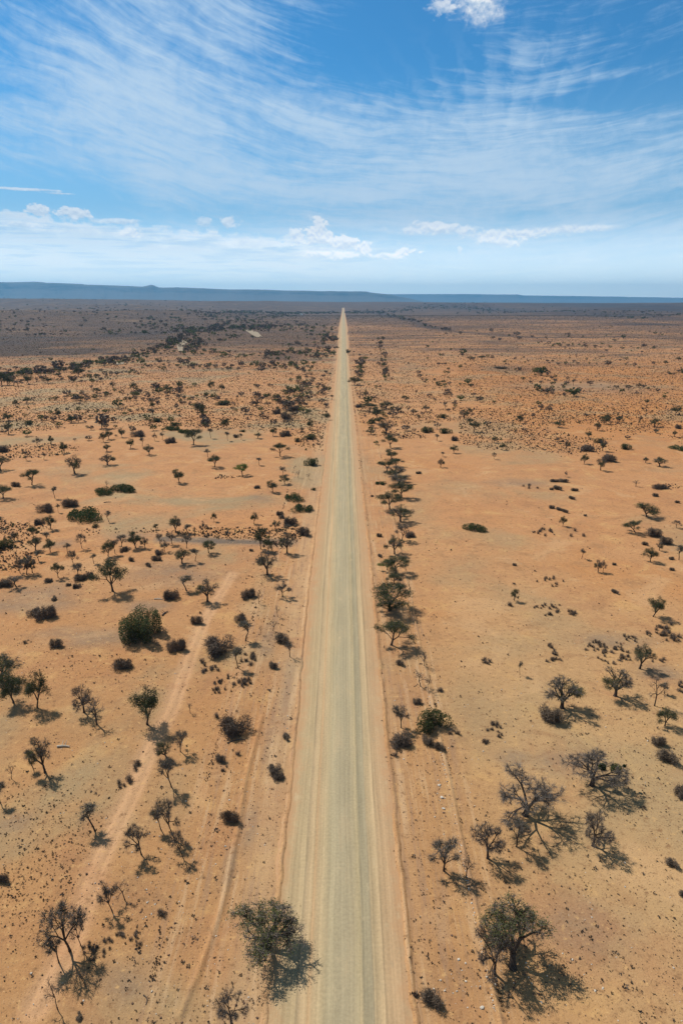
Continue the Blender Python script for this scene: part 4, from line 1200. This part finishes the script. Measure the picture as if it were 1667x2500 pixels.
# ------------------------------------------------------------------ small shrubs set out in clumps
CLUMPS = ((215, 2325, 30, 28, 9, 13, 'black dwarf shrub in the close cluster right of the bushy grey tree'), (255, 2318, 26, 24, 8, 12, 'black dwarf shrub in the loose cluster above the stick tree'),
          (292, 2285, 12, 10, 4, 14, 'dark dwarf shrub of the few left of a twin clump'), (330, 2300, 16, 22, 7, 12, 'dark dwarf shrub of the short chain beside the faint track'), (393, 2240, 8, 8, 2, 18, 'grey-black tuft pair on the line of dry scrub'),
          (332, 1868, 10, 10, 3, 17, 'dark twiggy shrub in the knot above the speckled slope'), (318, 1905, 5, 8, 2, 18, 'dark twiggy shrub pair beside the pale track'), (298, 1915, 12, 8, 3, 17, 'dark twiggy shrub left of the pale track'),
          (497, 1630, 10, 14, 5, 13, 'dark tuft in the knot just right of the pale track'), (525, 1634, 12, 10, 4, 14, 'dark tuft in the knot by the round thicket bush'), (532, 1665, 16, 10, 11, 9, 'little brown tuft in the neat patch below the round thicket bush'),
          (532, 1687, 18, 6, 7, 11, 'little dark tuft in the lower line of the patch'), (590, 1668, 26, 10, 12, 13, 'dark dwarf shrub in the mass beside the scrub line'), (612, 1612, 26, 16, 10, 14, 'dark dwarf shrub behind the slender grey-green tree'), (556, 1660, 4, 10, 3, 10, 'brown tuft in the short upright line'),
          (530, 1748, 8, 8, 2, 15, 'small dark shrub above the oblong bush'), (545, 1878, 14, 6, 3, 10, 'small tuft below the oblong dark bush'),
          (1343, 1580, 8, 6, 5, 12, 'dark shrub at the head of the upright shrub chain'), (1352, 1600, 8, 12, 6, 11, 'dark shrub in the upright shrub chain'), (1350, 1615, 24, 5, 4, 12, 'dark shrub at the foot of the shrub chain'),
          (1455, 1575, 40, 14, 18, 10, 'small brown shrub in the wide patch left of the grey-green tree'), (1500, 1600, 46, 20, 26, 10, 'small brown shrub in the wide patch around the grey-green tree'),
          (1530, 1570, 40, 20, 14, 10, 'small brown shrub at the upper end of the wide patch'), (1592, 1538, 30, 14, 12, 11, 'small dark shrub below the lone dark green tree'), (1642, 1545, 26, 22, 16, 13, 'dark shrub in the thick patch at the right edge'),
          (1608, 1612, 20, 6, 4, 11, 'dark shrub right of the grey-green tree'), (1660, 1680, 8, 18, 5, 14, 'dark shrub cut by the right frame edge'),
          (1345, 1420, 38, 13, 13, 8, 'little shrub in the scattered ring on the open sand'), (1340, 1482, 40, 6, 9, 9, 'little shrub in the upper row of the middle patch'), (1375, 1498, 30, 7, 10, 10, 'little shrub in the lower row of the middle patch'), (1312, 1487, 10, 5, 3, 11, 'little shrub at the left of the middle patch'), (1340, 1505, 14, 5, 4, 11, 'little shrub in front of the middle patch'),
          (1242, 1480, 8, 3, 2, 12, 'dark tuft pair beside the tiny bright green tree'), (1205, 1785, 26, 18, 12, 12, 'small brown shrub in the patch right of the stony bank'), (1115, 1790, 22, 5, 4, 11, 'small brown shrub just right of the dense dome bush'), (1188, 1812, 14, 8, 5, 12, 'small brown shrub at the foot of the bank-side patch'),
          (1185, 1615, 24, 10, 5, 11, 'lone dark tuft on the bare right plain'), (1073, 1690, 5, 3, 2, 14, 'dark tuft right of the bare saplings'),
          (1290, 1190, 24, 6, 6, 8, 'small shrub in the sparse patch below the orange sand'), (1330, 1300, 30, 9, 16, 9, 'small shrub below the small round tree'), (1405, 1305, 26, 10, 14, 11, 'dark shrub in the patch right of the small round tree'),
          (1030, 1352, 40, 22, 20, 9, 'small brown shrub on the sand right of the tree row'), (1110, 1360, 18, 8, 8, 11, 'small brown shrub in the knot on the open sand'), (1160, 1320, 26, 6, 4, 8, 'small shrub in front of the lone flat bush'),
          (1185, 1210, 40, 12, 16, 8, 'small shrub in the slanting row across the sand'), (1240, 1265, 22, 12, 8, 9, 'small shrub right above the lone flat bush'), (1100, 1192, 50, 10, 14, 8, 'tiny shrub in the thin row right of the green-topped acacia'))
rng = np.random.default_rng(77)
SH = [p for p in P['shrub']]
shm = []
for st, fo, H0, W0 in SH:                     # at this size stems and foliage do not read apart: one mesh each
    me = bpy.data.meshes.new('small_shrub')
    n0 = len(st.vertices)
    vs = [v.co[:] for v in st.vertices] + [v.co[:] for v in fo.vertices]
    fs = [tuple(p.vertices) for p in st.polygons] + [tuple(n0 + i for i in p.vertices) for p in fo.polygons]
    me.from_pydata(vs, [], fs); me.materials.append(M['dark']); me.update(); shm.append((me, H0, W0))
count = 0
for (cx, cy, rx, ry, n, sz, lab) in CLUMPS:
    made = []
    for i in range(n):
        if count >= 300: break
        a = rng.uniform(0, 6.283); q = math.sqrt(rng.uniform(0.02, 1)); x = cx + math.cos(a) * q * rx; y = cy + math.sin(a) * q * ry
        X, Y = gpt(x, y); s = sz * mpp(y) * rng.uniform(.65, 1.25) * .9
        me, H0, W0 = shm[rng.integers(3)]
        o = bpy.data.objects.new('small_shrub', me); COL.objects.link(o)
        o.location = (X, Y, tz(X, Y)); o.rotation_euler = (0, 0, rng.uniform(0, 6.28)); o.scale = (s / W0, s / W0, s / H0 * rng.uniform(.6, .9))
        made.append([x, y, s, o]); count += 1
    left = list(made); grp = lab.replace(' shrub ', ' shrubs ').replace(' tuft ', ' tufts ')
    for word, key in (('leftmost', lambda m: m[0]), ('rightmost', lambda m: -m[0]), ('nearest', lambda m: -m[1]), ('farthest', lambda m: m[1]), ('widest', lambda m: -m[2]), ('narrowest', lambda m: m[2])):
        if len(left) < 1 or n < 2: break
        m_ = min(left, key=key); left.remove(m_); tag(m_[3], word + ' ' + lab, 'shrub', grp)
    for m_ in left:
        pos = ('' if n < 7 else (', left side' if m_[0] < cx - rx * .3 else (', right side' if m_[0] > cx + rx * .3 else ', middle'))) + ('' if n < 9 else (' front' if m_[1] > cy else ' back'))
        tag(m_[3], lab + pos, 'shrub', grp)

# ------------------------------------------------------------------ stones, logs, farmhouse
def rock(x, y, szx, label, matk='stone', group=None, flat=.6):
    X, Y = gpt(x, y); s = szx * mpp(y) / 2
    rg = np.random.default_rng(int(x * 7 + y))
    import bmesh
    bm = bmesh.new(); bmesh.ops.create_icosphere(bm, subdivisions=2, radius=1)
    for v in bm.verts:
        k = 1 + rg.normal() * .10; v.co = Vector((v.co.x * k * (1 + .25 * math.sin(x)), v.co.y * k * .8, v.co.z * k * flat + .3))
        if v.co.z > .75 * flat + .3: v.co.z = .75 * flat + .3
    me = bpy.data.meshes.new('stone'); bm.to_mesh(me); bm.free(); me.materials.append(M[matk])
    o = bpy.data.objects.new('stone', me); COL.objects.link(o); o.location = (X, Y, tz(X, Y) - .02); o.scale = (s, s, s); o.rotation_euler = (0, 0, rg.uniform(0, 6))
    tag(o, label, 'stone', group)
for (x, y, s, l) in ((1071.5, 1918, 8, 'pale flat stone left of the stony bank, uppermost of the loose row'), (1078, 1948, 10, 'largest pale oblong stone left of the stony bank'), (1082, 1975, 7.5, 'white blocky stone with a dark stone just below it'),
                     (1061, 1995, 5, 'small grey-white stone nearest the road in the loose row'), (1119, 2343, 7.5, 'pale stone left of the bank near the bare grey tree'), (1136, 2352, 6.5, 'pale upright stone just right of another pale stone'),
                     (1127, 2369, 4, 'tiny pale stone below a stone pair'), (1137, 2396, 6.5, 'pale tan stone below the stone pair'), (1176, 2461, 10, 'broad pale stone near the bottom edge beside the bank'), (1141, 2460, 4.5, 'small pale stone left of the broad stone near the bottom'),
                     (1580, 1809, 5, 'single white stone on the sand left of the leaning brown bush'), (527, 2111, 5, 'pale stone beside the rut on the left verge'), (560, 1954, 5, 'pale stone above the flattened verge bush'), (583, 2063, 4, 'pale stone right of the rut'), (580, 2047, 4, 'pale stone on grey soil below the verge bush'), (205, 2446, 6, 'whitish stone near the bottom left corner')):
    rock(x, y, s, l)
for (x, y, s, l) in ((1082.5, 1985, 5.5, 'dark stone just below the white blocky stone'), (1172, 2387, 6, 'dark brown stone beside the stony bank'), (1087, 1993, 4, 'small dark stone below the dark stone of the row')):
    rock(x, y, s, l, 'darkstone')
def log(x0, y0, x1, y1, r, label, matk='log', bend=.1):
    a = Vector((*gpt(x0, y0), 0)); b = Vector((*gpt(x1, y1), 0)); A_ = Acc(); n = 7; d = b - a; nrm = Vector((-d.y, d.x, 0)) * bend
    pr = None; root = a.copy(); root.z = tz(a.x, a.y)
    for i in range(n):
        t_ = i / (n - 1); p = d * t_ + nrm * math.sin(t_ * 3.1) + Vector((0, 0, r * .9)); rr = r * (1.15 - .6 * t_)
        if pr is not None: A_.tube(np.array(pr[0]), np.array(p), pr[1], rr, 7)
        pr = (p, rr)
    for t_ in (.35, .62):
        p = d * t_ + nrm * math.sin(t_ * 3.1) + Vector((0, 0, r)); A_.tube(np.array(p), np.array(p + nrm.normalized() * r * 5 + Vector((0, 0, r * 3))), r * .4, r * .15, 5)
    o = bpy.data.objects.new('fallen_log', A_.mesh('fallen_log', [matk])); COL.objects.link(o); o.location = root
    tag(o, label, 'log')
log(555, 1815, 597, 1806, .08, 'long thin dark branch lying below the oblong bush'); log(397, 1503, 411, 1493, .16, 'short dark log lying right of the large round bush')
log(377, 1463, 398, 1464, .13, 'bleached log beside the dome-shaped dark bush', 'palelog'); log(140, 1824, 171, 1824, .15, 'bleached white log lying right of the tall slender tree', 'palelog')
log(351, 2431, 356, 2455, .05, 'curved thin stick on bare sand near the bottom left', bend=.22)
log(254, 1227, 272, 1226, .12, 'dark log lying between the two green mounds')
# farmhouse among the river trees
X, Y = gpt(735, 768.5); z0 = tz(X, Y)
house = bpy.data.objects.new('farmhouse', None); COL.objects.link(house); house.location = (X, Y, z0)
tag(house, 'tiny white farmhouse among the dark trees on the horizon left of the road', 'house')
m, t, b = mat('white_wall'); M['wall'] = m; b.inputs['Base Color'].default_value = (.78, .76, .72, 1)
m, t, b = mat('grey_roof'); M['roof'] = m; b.inputs['Base Color'].default_value = (.45, .45, .46, 1)
m, t, b = mat('dark_window'); M['win'] = m; b.inputs['Base Color'].default_value = (.03, .035, .04, 1)
def box(x0, x1, y0, y1, z0, z1): return [(x, y, z) for z in (z0, z1) for x, y in ((x0, y0), (x1, y0), (x1, y1), (x0, y1))]
BF = [(0, 3, 2, 1), (4, 5, 6, 7), (0, 1, 5, 4), (1, 2, 6, 5), (2, 3, 7, 6), (3, 0, 4, 7)]
link_mesh('wall', box(-9, 9, -4, 4, 0, 4.0), BF, [M['wall']], parent=house)
link_mesh('roof', [(-9.6, -4.6, 3.95), (9.6, -4.6, 3.95), (9.6, 4.6, 3.95), (-9.6, 4.6, 3.95), (-9.6, 0, 6.4), (9.6, 0, 6.4)], [(0, 1, 5, 4), (2, 3, 4, 5), (0, 4, 3), (1, 2, 5), (0, 3, 2, 1)], [M['roof']], parent=house)
for wx in (-6, -2.5, 3, 6.4): link_mesh('window', box(wx - .6, wx + .6, -4.06, -4.0, 1.2, 2.6), BF, [M['win']], parent=house)
link_mesh('door', box(-.1, .9, -4.06, -4.0, 0.05, 2.2), BF, [M['win']], parent=house)

# ------------------------------------------------------------------ uncountable cover
def scatter(name, kind_fn, pts, label, cat=None):
    """pts: list of (X, Y, width, height, matindex); every plant is its own small tangle of slivers in one mesh"""
    pass
def tangle(seed, n, spread_top=.5, leafy=False):
    rg = np.random.default_rng(seed); V = []
    for i in range(n):
        d = rg.normal(size=3); d[2] = abs(d[2]) * .8 + .15; d /= np.linalg.norm(d)
        q = rg.uniform(.35, 1) ** .6
        tip = np.array([d[0] * .5, d[1] * .5, min(d[2], 1) * 1.0]) * q
        base = tip * .25 + rg.normal(size=3) * .06; base[2] = max(base[2] * .5, 0)
        s = np.cross(tip - base, rg.normal(size=3)); s /= np.linalg.norm(s) + 1e-9
        V.append([base, base * .4 + tip * .6 + s * .15, tip, base * .4 + tip * .6 - s * .15])
    return np.array(V)                                   # n x 4 x 3
def blob(seed, n):
    rg = np.random.default_rng(seed); V = []
    for i in range(n):                                   # a far tree: leaf clumps on a short stem
        d = rg.normal(size=3); d /= np.linalg.norm(d); q = rg.uniform(.3, 1) ** .5
        p = np.array([d[0] * .5 * q, d[1] * .5 * q, .62 + d[2] * .36 * q])
        a = rg.normal(size=3); a /= np.linalg.norm(a); c = np.cross(a, rg.normal(size=3)); c /= np.linalg.norm(c) + 1e-9
        V.append([p - a * .13, p - c * .10, p + a * .13, p + c * .10])
    V.append([[-.03, 0, 0], [.03, 0, 0], [.03, 0, .5], [-.03, 0, .5]]); V.append([[0, -.03, 0], [0, .03, 0], [0, .03, .5], [0, -.03, .5]])
    return np.array(V)
def stuff(name, label, templ, X, Y, wd, ht, mats, mi, cat):
    n = len(X); Z = terrain(X, Y); rg = np.random.default_rng(len(X)); a = rg.uniform(0, 6.283, n); ca, sa = np.cos(a), np.sin(a)
    allv = []; alls = []
    pick = rg.integers(0, len(templ), n)
    for k, T in enumerate(templ):
        s = pick == k
        if not s.any(): continue
        t0 = T.reshape(-1, 3)
        x = (t0[None, :, 0] * ca[s, None] - t0[None, :, 1] * sa[s, None]) * wd[s, None] + X[s, None]
        y = (t0[None, :, 0] * sa[s, None] + t0[None, :, 1] * ca[s, None]) * wd[s, None] + Y[s, None]
        z = t0[None, :, 2] * ht[s, None] + Z[s, None] - .02
        allv.append(np.stack([x, y, z], -1).reshape(-1, 3)); alls.append(np.repeat(mi[s], len(T)))
    V = np.concatenate(allv); F_ = np.arange(len(V), dtype=np.int32).reshape(-1, 4)
    o = link_mesh(name, V, F_, [M[q] for q in mats], np.concatenate(alls))
    return tag(o, label, cat, kind='stuff')
rg = np.random.default_rng(2024)
def px_sample(n, x0, x1, y0, y1, power=1.0):
    x = rg.uniform(x0, x1, n); y = y0 + (y1 - y0) * rg.uniform(0, 1, n) ** power
    v = (y - CY) / F; d = CAM_H / (SP + v * CP)
    return x, y, (x - CX) / F * d, d * (CP - v * SP)
def g2(x, y, cx, cy, rx, ry): return np.exp(-((x - cx) / rx) ** 2 - ((y - cy) / ry) ** 2)
# --- mid and far scrub
def scrub_density(x, y, X, Y):
    nz = fbm(X / 45, Y / 45, 201, 4, .6); nz2 = fbm(X / 160, Y / 90, 205, 4, .6)
    thr = np.where(x < 835, np.interp(y, [780, 830, 900, 960, 1020, 1080, 1110, 1160, 1250, 1300, 1330, 1400], [.30, .34, .36, .40, .44, .50, .60, .66, .62, .52, .60, .72]),
                   np.interp(y, [780, 830, 880, 940, 1000, 1060, 1110, 1160, 1220, 1300, 1400], [.46, .45, .42, .42, .45, .50, .58, .66, .72, .74, .76]))
    thr = thr + np.where((x > 835) & (x < 1120), np.interp(y, [800, 960, 1040, 1300], [0, .05, .10, .05]), 0)
    thr = thr - .22 * (g2(x, y, 700, 870, 90, 22) + g2(x, y, 780, 945, 45, 30) + g2(x, y, 690, 1010, 90, 16) + g2(x, y, 560, 1165, 130, 16) + g2(x, y, 560, 1300, 180, 14) + g2(x, y, 40, 1370, 60, 30) + g2(x, y, 100, 1100, 120, 18)
                       + g2(x, y, 1230, 950, 80, 25) + g2(x, y, 1400, 910, 180, 8) + g2(x, y, 1600, 925, 90, 14) + g2(x, y, 1000, 1065, 55, 8) + g2(x, y, 1240, 1085, 140, 12) + g2(x, y, 1630, 1300, 40, 22) + g2(x, y, 1640, 1190, 40, 16) + g2(x, y, 940, 860, 14, 90)*1.2 + g2(x, y, 690, 1320, 40, 24) + g2(x, y, 230, 1400, 60, 18))
    thr = thr - np.interp(y, [780, 900, 1000, 1080, 1150], [.14, .13, .12, .07, 0]) + .10 * g2(x, y, 300, 1330, 420, 60)
    thr = thr + .16 * (g2(x, y, 1400, 940, 130, 10) + g2(x, y, 330, 1160, 200, 25) + g2(x, y, 1300, 1330, 200, 60))
    nz3 = fbm(X / 330, Y / 210, 209, 4, .6)
    d = .42 * nz + .30 * nz2 + .28 * nz3
    p = sstep(d - thr, -.02, .06)
    p = p * (np.abs(X - road_c(Y)) > 8.2 * road_w(Y))
    return p
x, y, X, Y = px_sample(360000, -40, 1707, 770, 1400, 1.9)
k = rg.uniform(0, 1, len(x)) < scrub_density(x, y, X, Y) * np.interp(y, [775, 850, 950, 1100, 1400], [.85, .8, .75, .55, .35])
X, Y, y = X[k], Y[k], y[k]
wd = np.exp(rg.normal(-.12, .38, len(X))) * np.interp(Y, [150, 400, 900, 2000, 4000], [.55, .72, 1.10, 2.0, 4.0])
ht = wd * rg.uniform(.45, .85, len(X)) * np.interp(Y, [0, 1000, 4000], [1, .8, .5])
mi = rg.choice([0, 0, 0, 0, 1, 1, 2], len(X))
nr = Y < 420
stuff('scrub', 'dark dwarf scrub dotted over the orange plain on both sides of the road', [tangle(400 + i, 15) for i in range(5)], X[nr], Y[nr], wd[nr], ht[nr], ['dark', 'dry', 'olive'], mi[nr], 'scrub')
nr = ~nr
stuff('distant_scrub', 'thick carpet of dwarf scrub on the farther plain', [tangle(410 + i, 8) for i in range(5)], X[nr], Y[nr], wd[nr], ht[nr], ['dark', 'dry', 'olive'], mi[nr], 'scrub')
print('scrub', len(X))
# --- far trees too many and too small to set one by one
def line_pts(pts, n, jx, jy):
    pts = np.array(pts, float); seg = np.hypot(*np.diff(pts, axis=0).T); c = np.concatenate([[0], np.cumsum(seg)]); s = rg.uniform(0, c[-1], n)
    return np.interp(s, c, pts[:, 0]) + rg.normal(0, jx, n), np.interp(s, c, pts[:, 1]) + rg.normal(0, jy, n)
LX, LY, WIDE = [], [], set()
for pts, n, jx, jy in (([(-20, 925), (60, 912), (100, 908), (180, 900), (250, 885), (300, 882), (345, 870), (400, 845), (430, 830), (470, 812), (520, 800), (580, 785), (640, 775), (720, 768)], 620, 10, 4.0),
                       ([(540, 770), (640, 767), (735, 766), (830, 764)], 330, 10, 1.6), ([(842, 764), (940, 763), (1020, 759), (1100, 758), (1200, 760)], 420, 10, 1.5),
                       ([(410, 855), (425, 835), (440, 828)], 60, 6, 4), ([(455, 855), (470, 843), (490, 828)], 110, 10, 7), ([(520, 830), (600, 800), (700, 795)], 220, 50, 8), ([(560, 806), (640, 797), (560, 790)], 120, 30, 4),
                       ([(919, 765), (1015, 785), (1036, 797), (1100, 808)], 70, 6, 1.6), ([(1160, 765), (1250, 762), (1400, 766), (1667, 772)], 200, 30, 2.0), ([(1470, 777), (1600, 779), (1667, 777)], 36, 10, 1.0),
                       ([(925, 830), (930, 860), (938, 890), (942, 925)], 60, 4, 8), ([(870, 930), (880, 900), (885, 880)], 40, 4, 8), ([(770, 870), (790, 840), (800, 800)], 70, 14, 14), ([(560, 960), (700, 900), (760, 860)], 90, 60, 20),
                       ([(0, 905), (200, 1000), (400, 960), (600, 900)], 260, 120, 45), ([(480, 985), (500, 1020), (512, 1050)], 26, 4, 6), ([(1100, 900), (1400, 860), (1667, 900)], 110, 120, 40), ([(1100, 990), (1667, 1000)], 60, 150, 40), ([(0, 812), (200, 815), (520, 805)], 150, 40, 5), ([(420, 900), (600, 880), (780, 860)], 420, 60, 28), ([(600, 830), (790, 820)], 200, 50, 14), ([(0, 790), (300, 800), (520, 790)], 240, 60, 12), ([(0, 760), (500, 765)], 160, 80, 6), ([(1100, 850), (1667, 850)], 160, 120, 22), ([(1150, 945), (1320, 960)], 110, 60, 12), ([(1320, 905), (1560, 912)], 120, 60, 6), ([(640, 868), (790, 872)], 160, 40, 12), ([(60, 960), (300, 930), (560, 940), (760, 960)], 330, 70, 26), ([(690, 1010), (760, 920)], 110, 22, 18), ([(1150, 950), (1350, 960)], 60, 90, 20), ([(950, 1070), (860, 960)], 30, 30, 20), ([(480, 775), (560, 778)], 60, 30, 3)):
    if jx >= 30: WIDE.add(len(LX)); n = int(n * 1.7)
    a, b_ = line_pts(pts, n, jx, jy); LX.append(a); LY.append(b_)
x = np.concatenate(LX); y = np.maximum(np.concatenate(LY), 756)
v = (y - CY) / F; d = CAM_H / (SP + v * CP); X = (x - CX) / F * d; Y = d * (CP - v * SP)
JX = np.concatenate([np.full(len(a_), 1.0 * (i_ in WIDE)) for i_, a_ in enumerate(LX)])
k = (np.abs(X - road_c(Y)) > 9 * road_w(Y)) & ((JX < .5) | (fbm(X / 120, Y / 150, 401, 4, .6) > .47)); X, Y = X[k], Y[k]
wd = np.exp(rg.normal(-.22, .45, len(X))) * np.interp(Y, [300, 900, 2000, 5000], [2.6, 3.8, 7, 14]); ht = np.clip(wd * rg.uniform(.6, .95, len(X)), 0, 8.5)
mi = rg.choice([0, 1, 3, 3, 3], len(X))
stuff('distant_trees', 'dark belts of far-off riverside trees and scattered trees reaching to the horizon', [blob(500 + i, 60) for i in range(5)], X, Y, wd, ht, ['green', 'olive', 'matg', 'dark'], mi, 'trees')
print('far trees', len(X))
# --- pebble-sized tufts of the near plain
def tuft_density(x, y, X, Y):
    nz = fbm(X / 6, Y / 6, 301, 4, .6)
    p = .05 + .16 * sstep(nz, .45, .65)
    p += 1.0 * (g2(x, y, 110, 2060, 150, 130)) * sstep(fbm(X / 5, Y / 5, 305, 3), .30, .5) + .45 * g2(x, y, 200, 1980, 120, 60) + .5 * g2(x, y, 30, 2200, 120, 90)
    p += .45 * g2(x, y, 160, 1630, 200, 50) + .30 * g2(x, y, 380, 1660, 120, 60) + .45 * g2(x, y, 330, 1420, 260, 30) + .35 * g2(x, y, 600, 1500, 70, 70) + .40 * g2(x, y, 660, 1450, 60, 250) + .25 * g2(x, y, 560, 1900, 120, 200)
    p += .30 * g2(x, y, 1600, 1900, 90, 120) + .28 * g2(x, y, 1450, 1800, 150, 80) + .25 * g2(x, y, 1620, 1500, 80, 60) + .20 * g2(x, y, 1500, 2330, 80, 80) + .15 * g2(x, y, 1430, 2240, 60, 80)
    p += .35 * g2(x, y, 655, 1690, 40, 60) + .25 * g2(x, y, 1040, 1900, 40, 500)
    return np.clip(p, 0, 1) * ((X < berm_L(Y) - .3) | (X > berm_R(Y) + .3)) * (seg_dist(X, Y, TRACK) > 1.4)
x, y, X, Y = px_sample(60000, -40, 1707, 1180, 2540)
k = rg.uniform(0, 1, len(x)) < tuft_density(x, y, X, Y) * .8
X, Y = X[k], Y[k]; wd = np.exp(rg.normal(-1.55, .42, len(X))) * np.interp(Y, [50, 150, 300], [.9, 1.2, 1.6]); ht = wd * rg.uniform(.45, .85, len(X))
stuff('dry_tufts', 'thousands of tiny dark dry tufts speckling the bare sand', [tangle(600 + i, 9) for i in range(4)], X, Y, wd, ht, ['dark', 'dry'], rg.choice([0, 0, 1], len(X)), 'tufts')
print('tufts', len(X))
# --- dry growth along the two berms, the bank and the old fence line on the left
Xs, Ys, Ws = [], [], []
for fn, n, j, w_, y1 in ((berm_R, 7000, .24, .17, 900), (berm_L, 3500, .16, .13, 700), (bank_X, 4200, .10, .13, 700), (scrubline_X, 1800, .20, .17, 260)):
    s = 45 + (y1 - 45) * rg.uniform(0, 1, n) ** 1.5
    keep = fbm(s * 0 + 2.2, s / 4.5, int(w_ * 100), 3) > (.50 if fn is not berm_R else .42)
    s = s[keep]; Xs.append(fn(s) + rg.normal(0, j, len(s)) + (.35 if fn is bank_X else 0)); Ys.append(s); Ws.append(w_ * np.exp(rg.normal(0, .4, len(s))))
X = np.concatenate(Xs); Y = np.concatenate(Ys); wd = np.concatenate(Ws) * np.interp(Y, [60, 400], [1, 1.7])
stuff('verge_scrub', 'lines of dry tufts growing along the road berms, the stony bank and the old fence line', [tangle(700 + i, 12) for i in range(4)], X, Y, wd, wd * .7, ['dark', 'dry'], rg.choice([0, 1], len(X)), 'tufts')
# --- pale rubble along the stony bank
def pebble(seed):
    rg_ = np.random.default_rng(seed); c = np.array([[-.5, -.4, 0], [.5, -.4, 0], [.5, .4, 0], [-.5, .4, 0], [-.3, -.25, .6], [.3, -.2, .7], [.35, .2, .6], [-.3, .25, .65]]) + rg_.normal(size=(8, 3)) * .08
    return np.array([[c[i] for i in f] for f in ((4, 5, 6, 7), (0, 1, 5, 4), (1, 2, 6, 5), (2, 3, 7, 6), (3, 0, 4, 7))])
n = 1300; s = 45 + 330 * rg.uniform(0, 1, n) ** 1.4; X = bank_X(s) - .28 + rg.normal(0, .10, n) + (rg.uniform(0, 1, n) < .12) * rg.normal(-1.5, 1.5, n); wd = np.minimum(np.exp(rg.normal(-2.2, .4, n)), .24)
stuff('rubble', 'pale rubble strung along the stony bank right of the road', [pebble(i) for i in range(4)], X, s, wd, wd * .8, ['stone', 'darkstone'], rg.choice([0, 0, 0, 1], n), 'rubble')
x, y, X, Y = px_sample(9000, -40, 1707, 1250, 2540)
k = ((X < berm_L(Y)) | (X > berm_R(Y))) & (rg.uniform(0, 1, len(x)) < .15 + .8 * sstep(fbm(X / 8, Y / 8, 333, 3), .5, .7)); X, Y = X[k], Y[k]; wd = np.minimum(np.exp(rg.normal(-2.3, .45, len(X))), .22)
stuff('loose_stones', 'small loose pale and brown stones lying all over the sand', [pebble(10 + i) for i in range(4)], X, Y, wd, wd * .7, ['stone', 'darkstone'], rg.choice([0, 1, 1], len(X)), 'stones')

# ------------------------------------------------------------------ haze: one closed box of thin air
HZ = 37000
link = box(-HZ, HZ, -400, HZ, -60, 1000)
m = bpy.data.materials.new('haze'); m.use_nodes = True; nt = m.node_tree; nt.nodes.clear()
o_ = nt.nodes.new('ShaderNodeOutputMaterial'); pv = nt.nodes.new('ShaderNodeVolumePrincipled')
pv.inputs['Color'].default_value = (.245, .62, 1.0, 1); pv.inputs['Density'].default_value = 4.0e-5; pv.inputs['Anisotropy'].default_value = 0.2
nt.links.new(pv.outputs[0], o_.inputs['Volume'])
tag(link_mesh('haze', link, BF, [m]), kind='stuff')
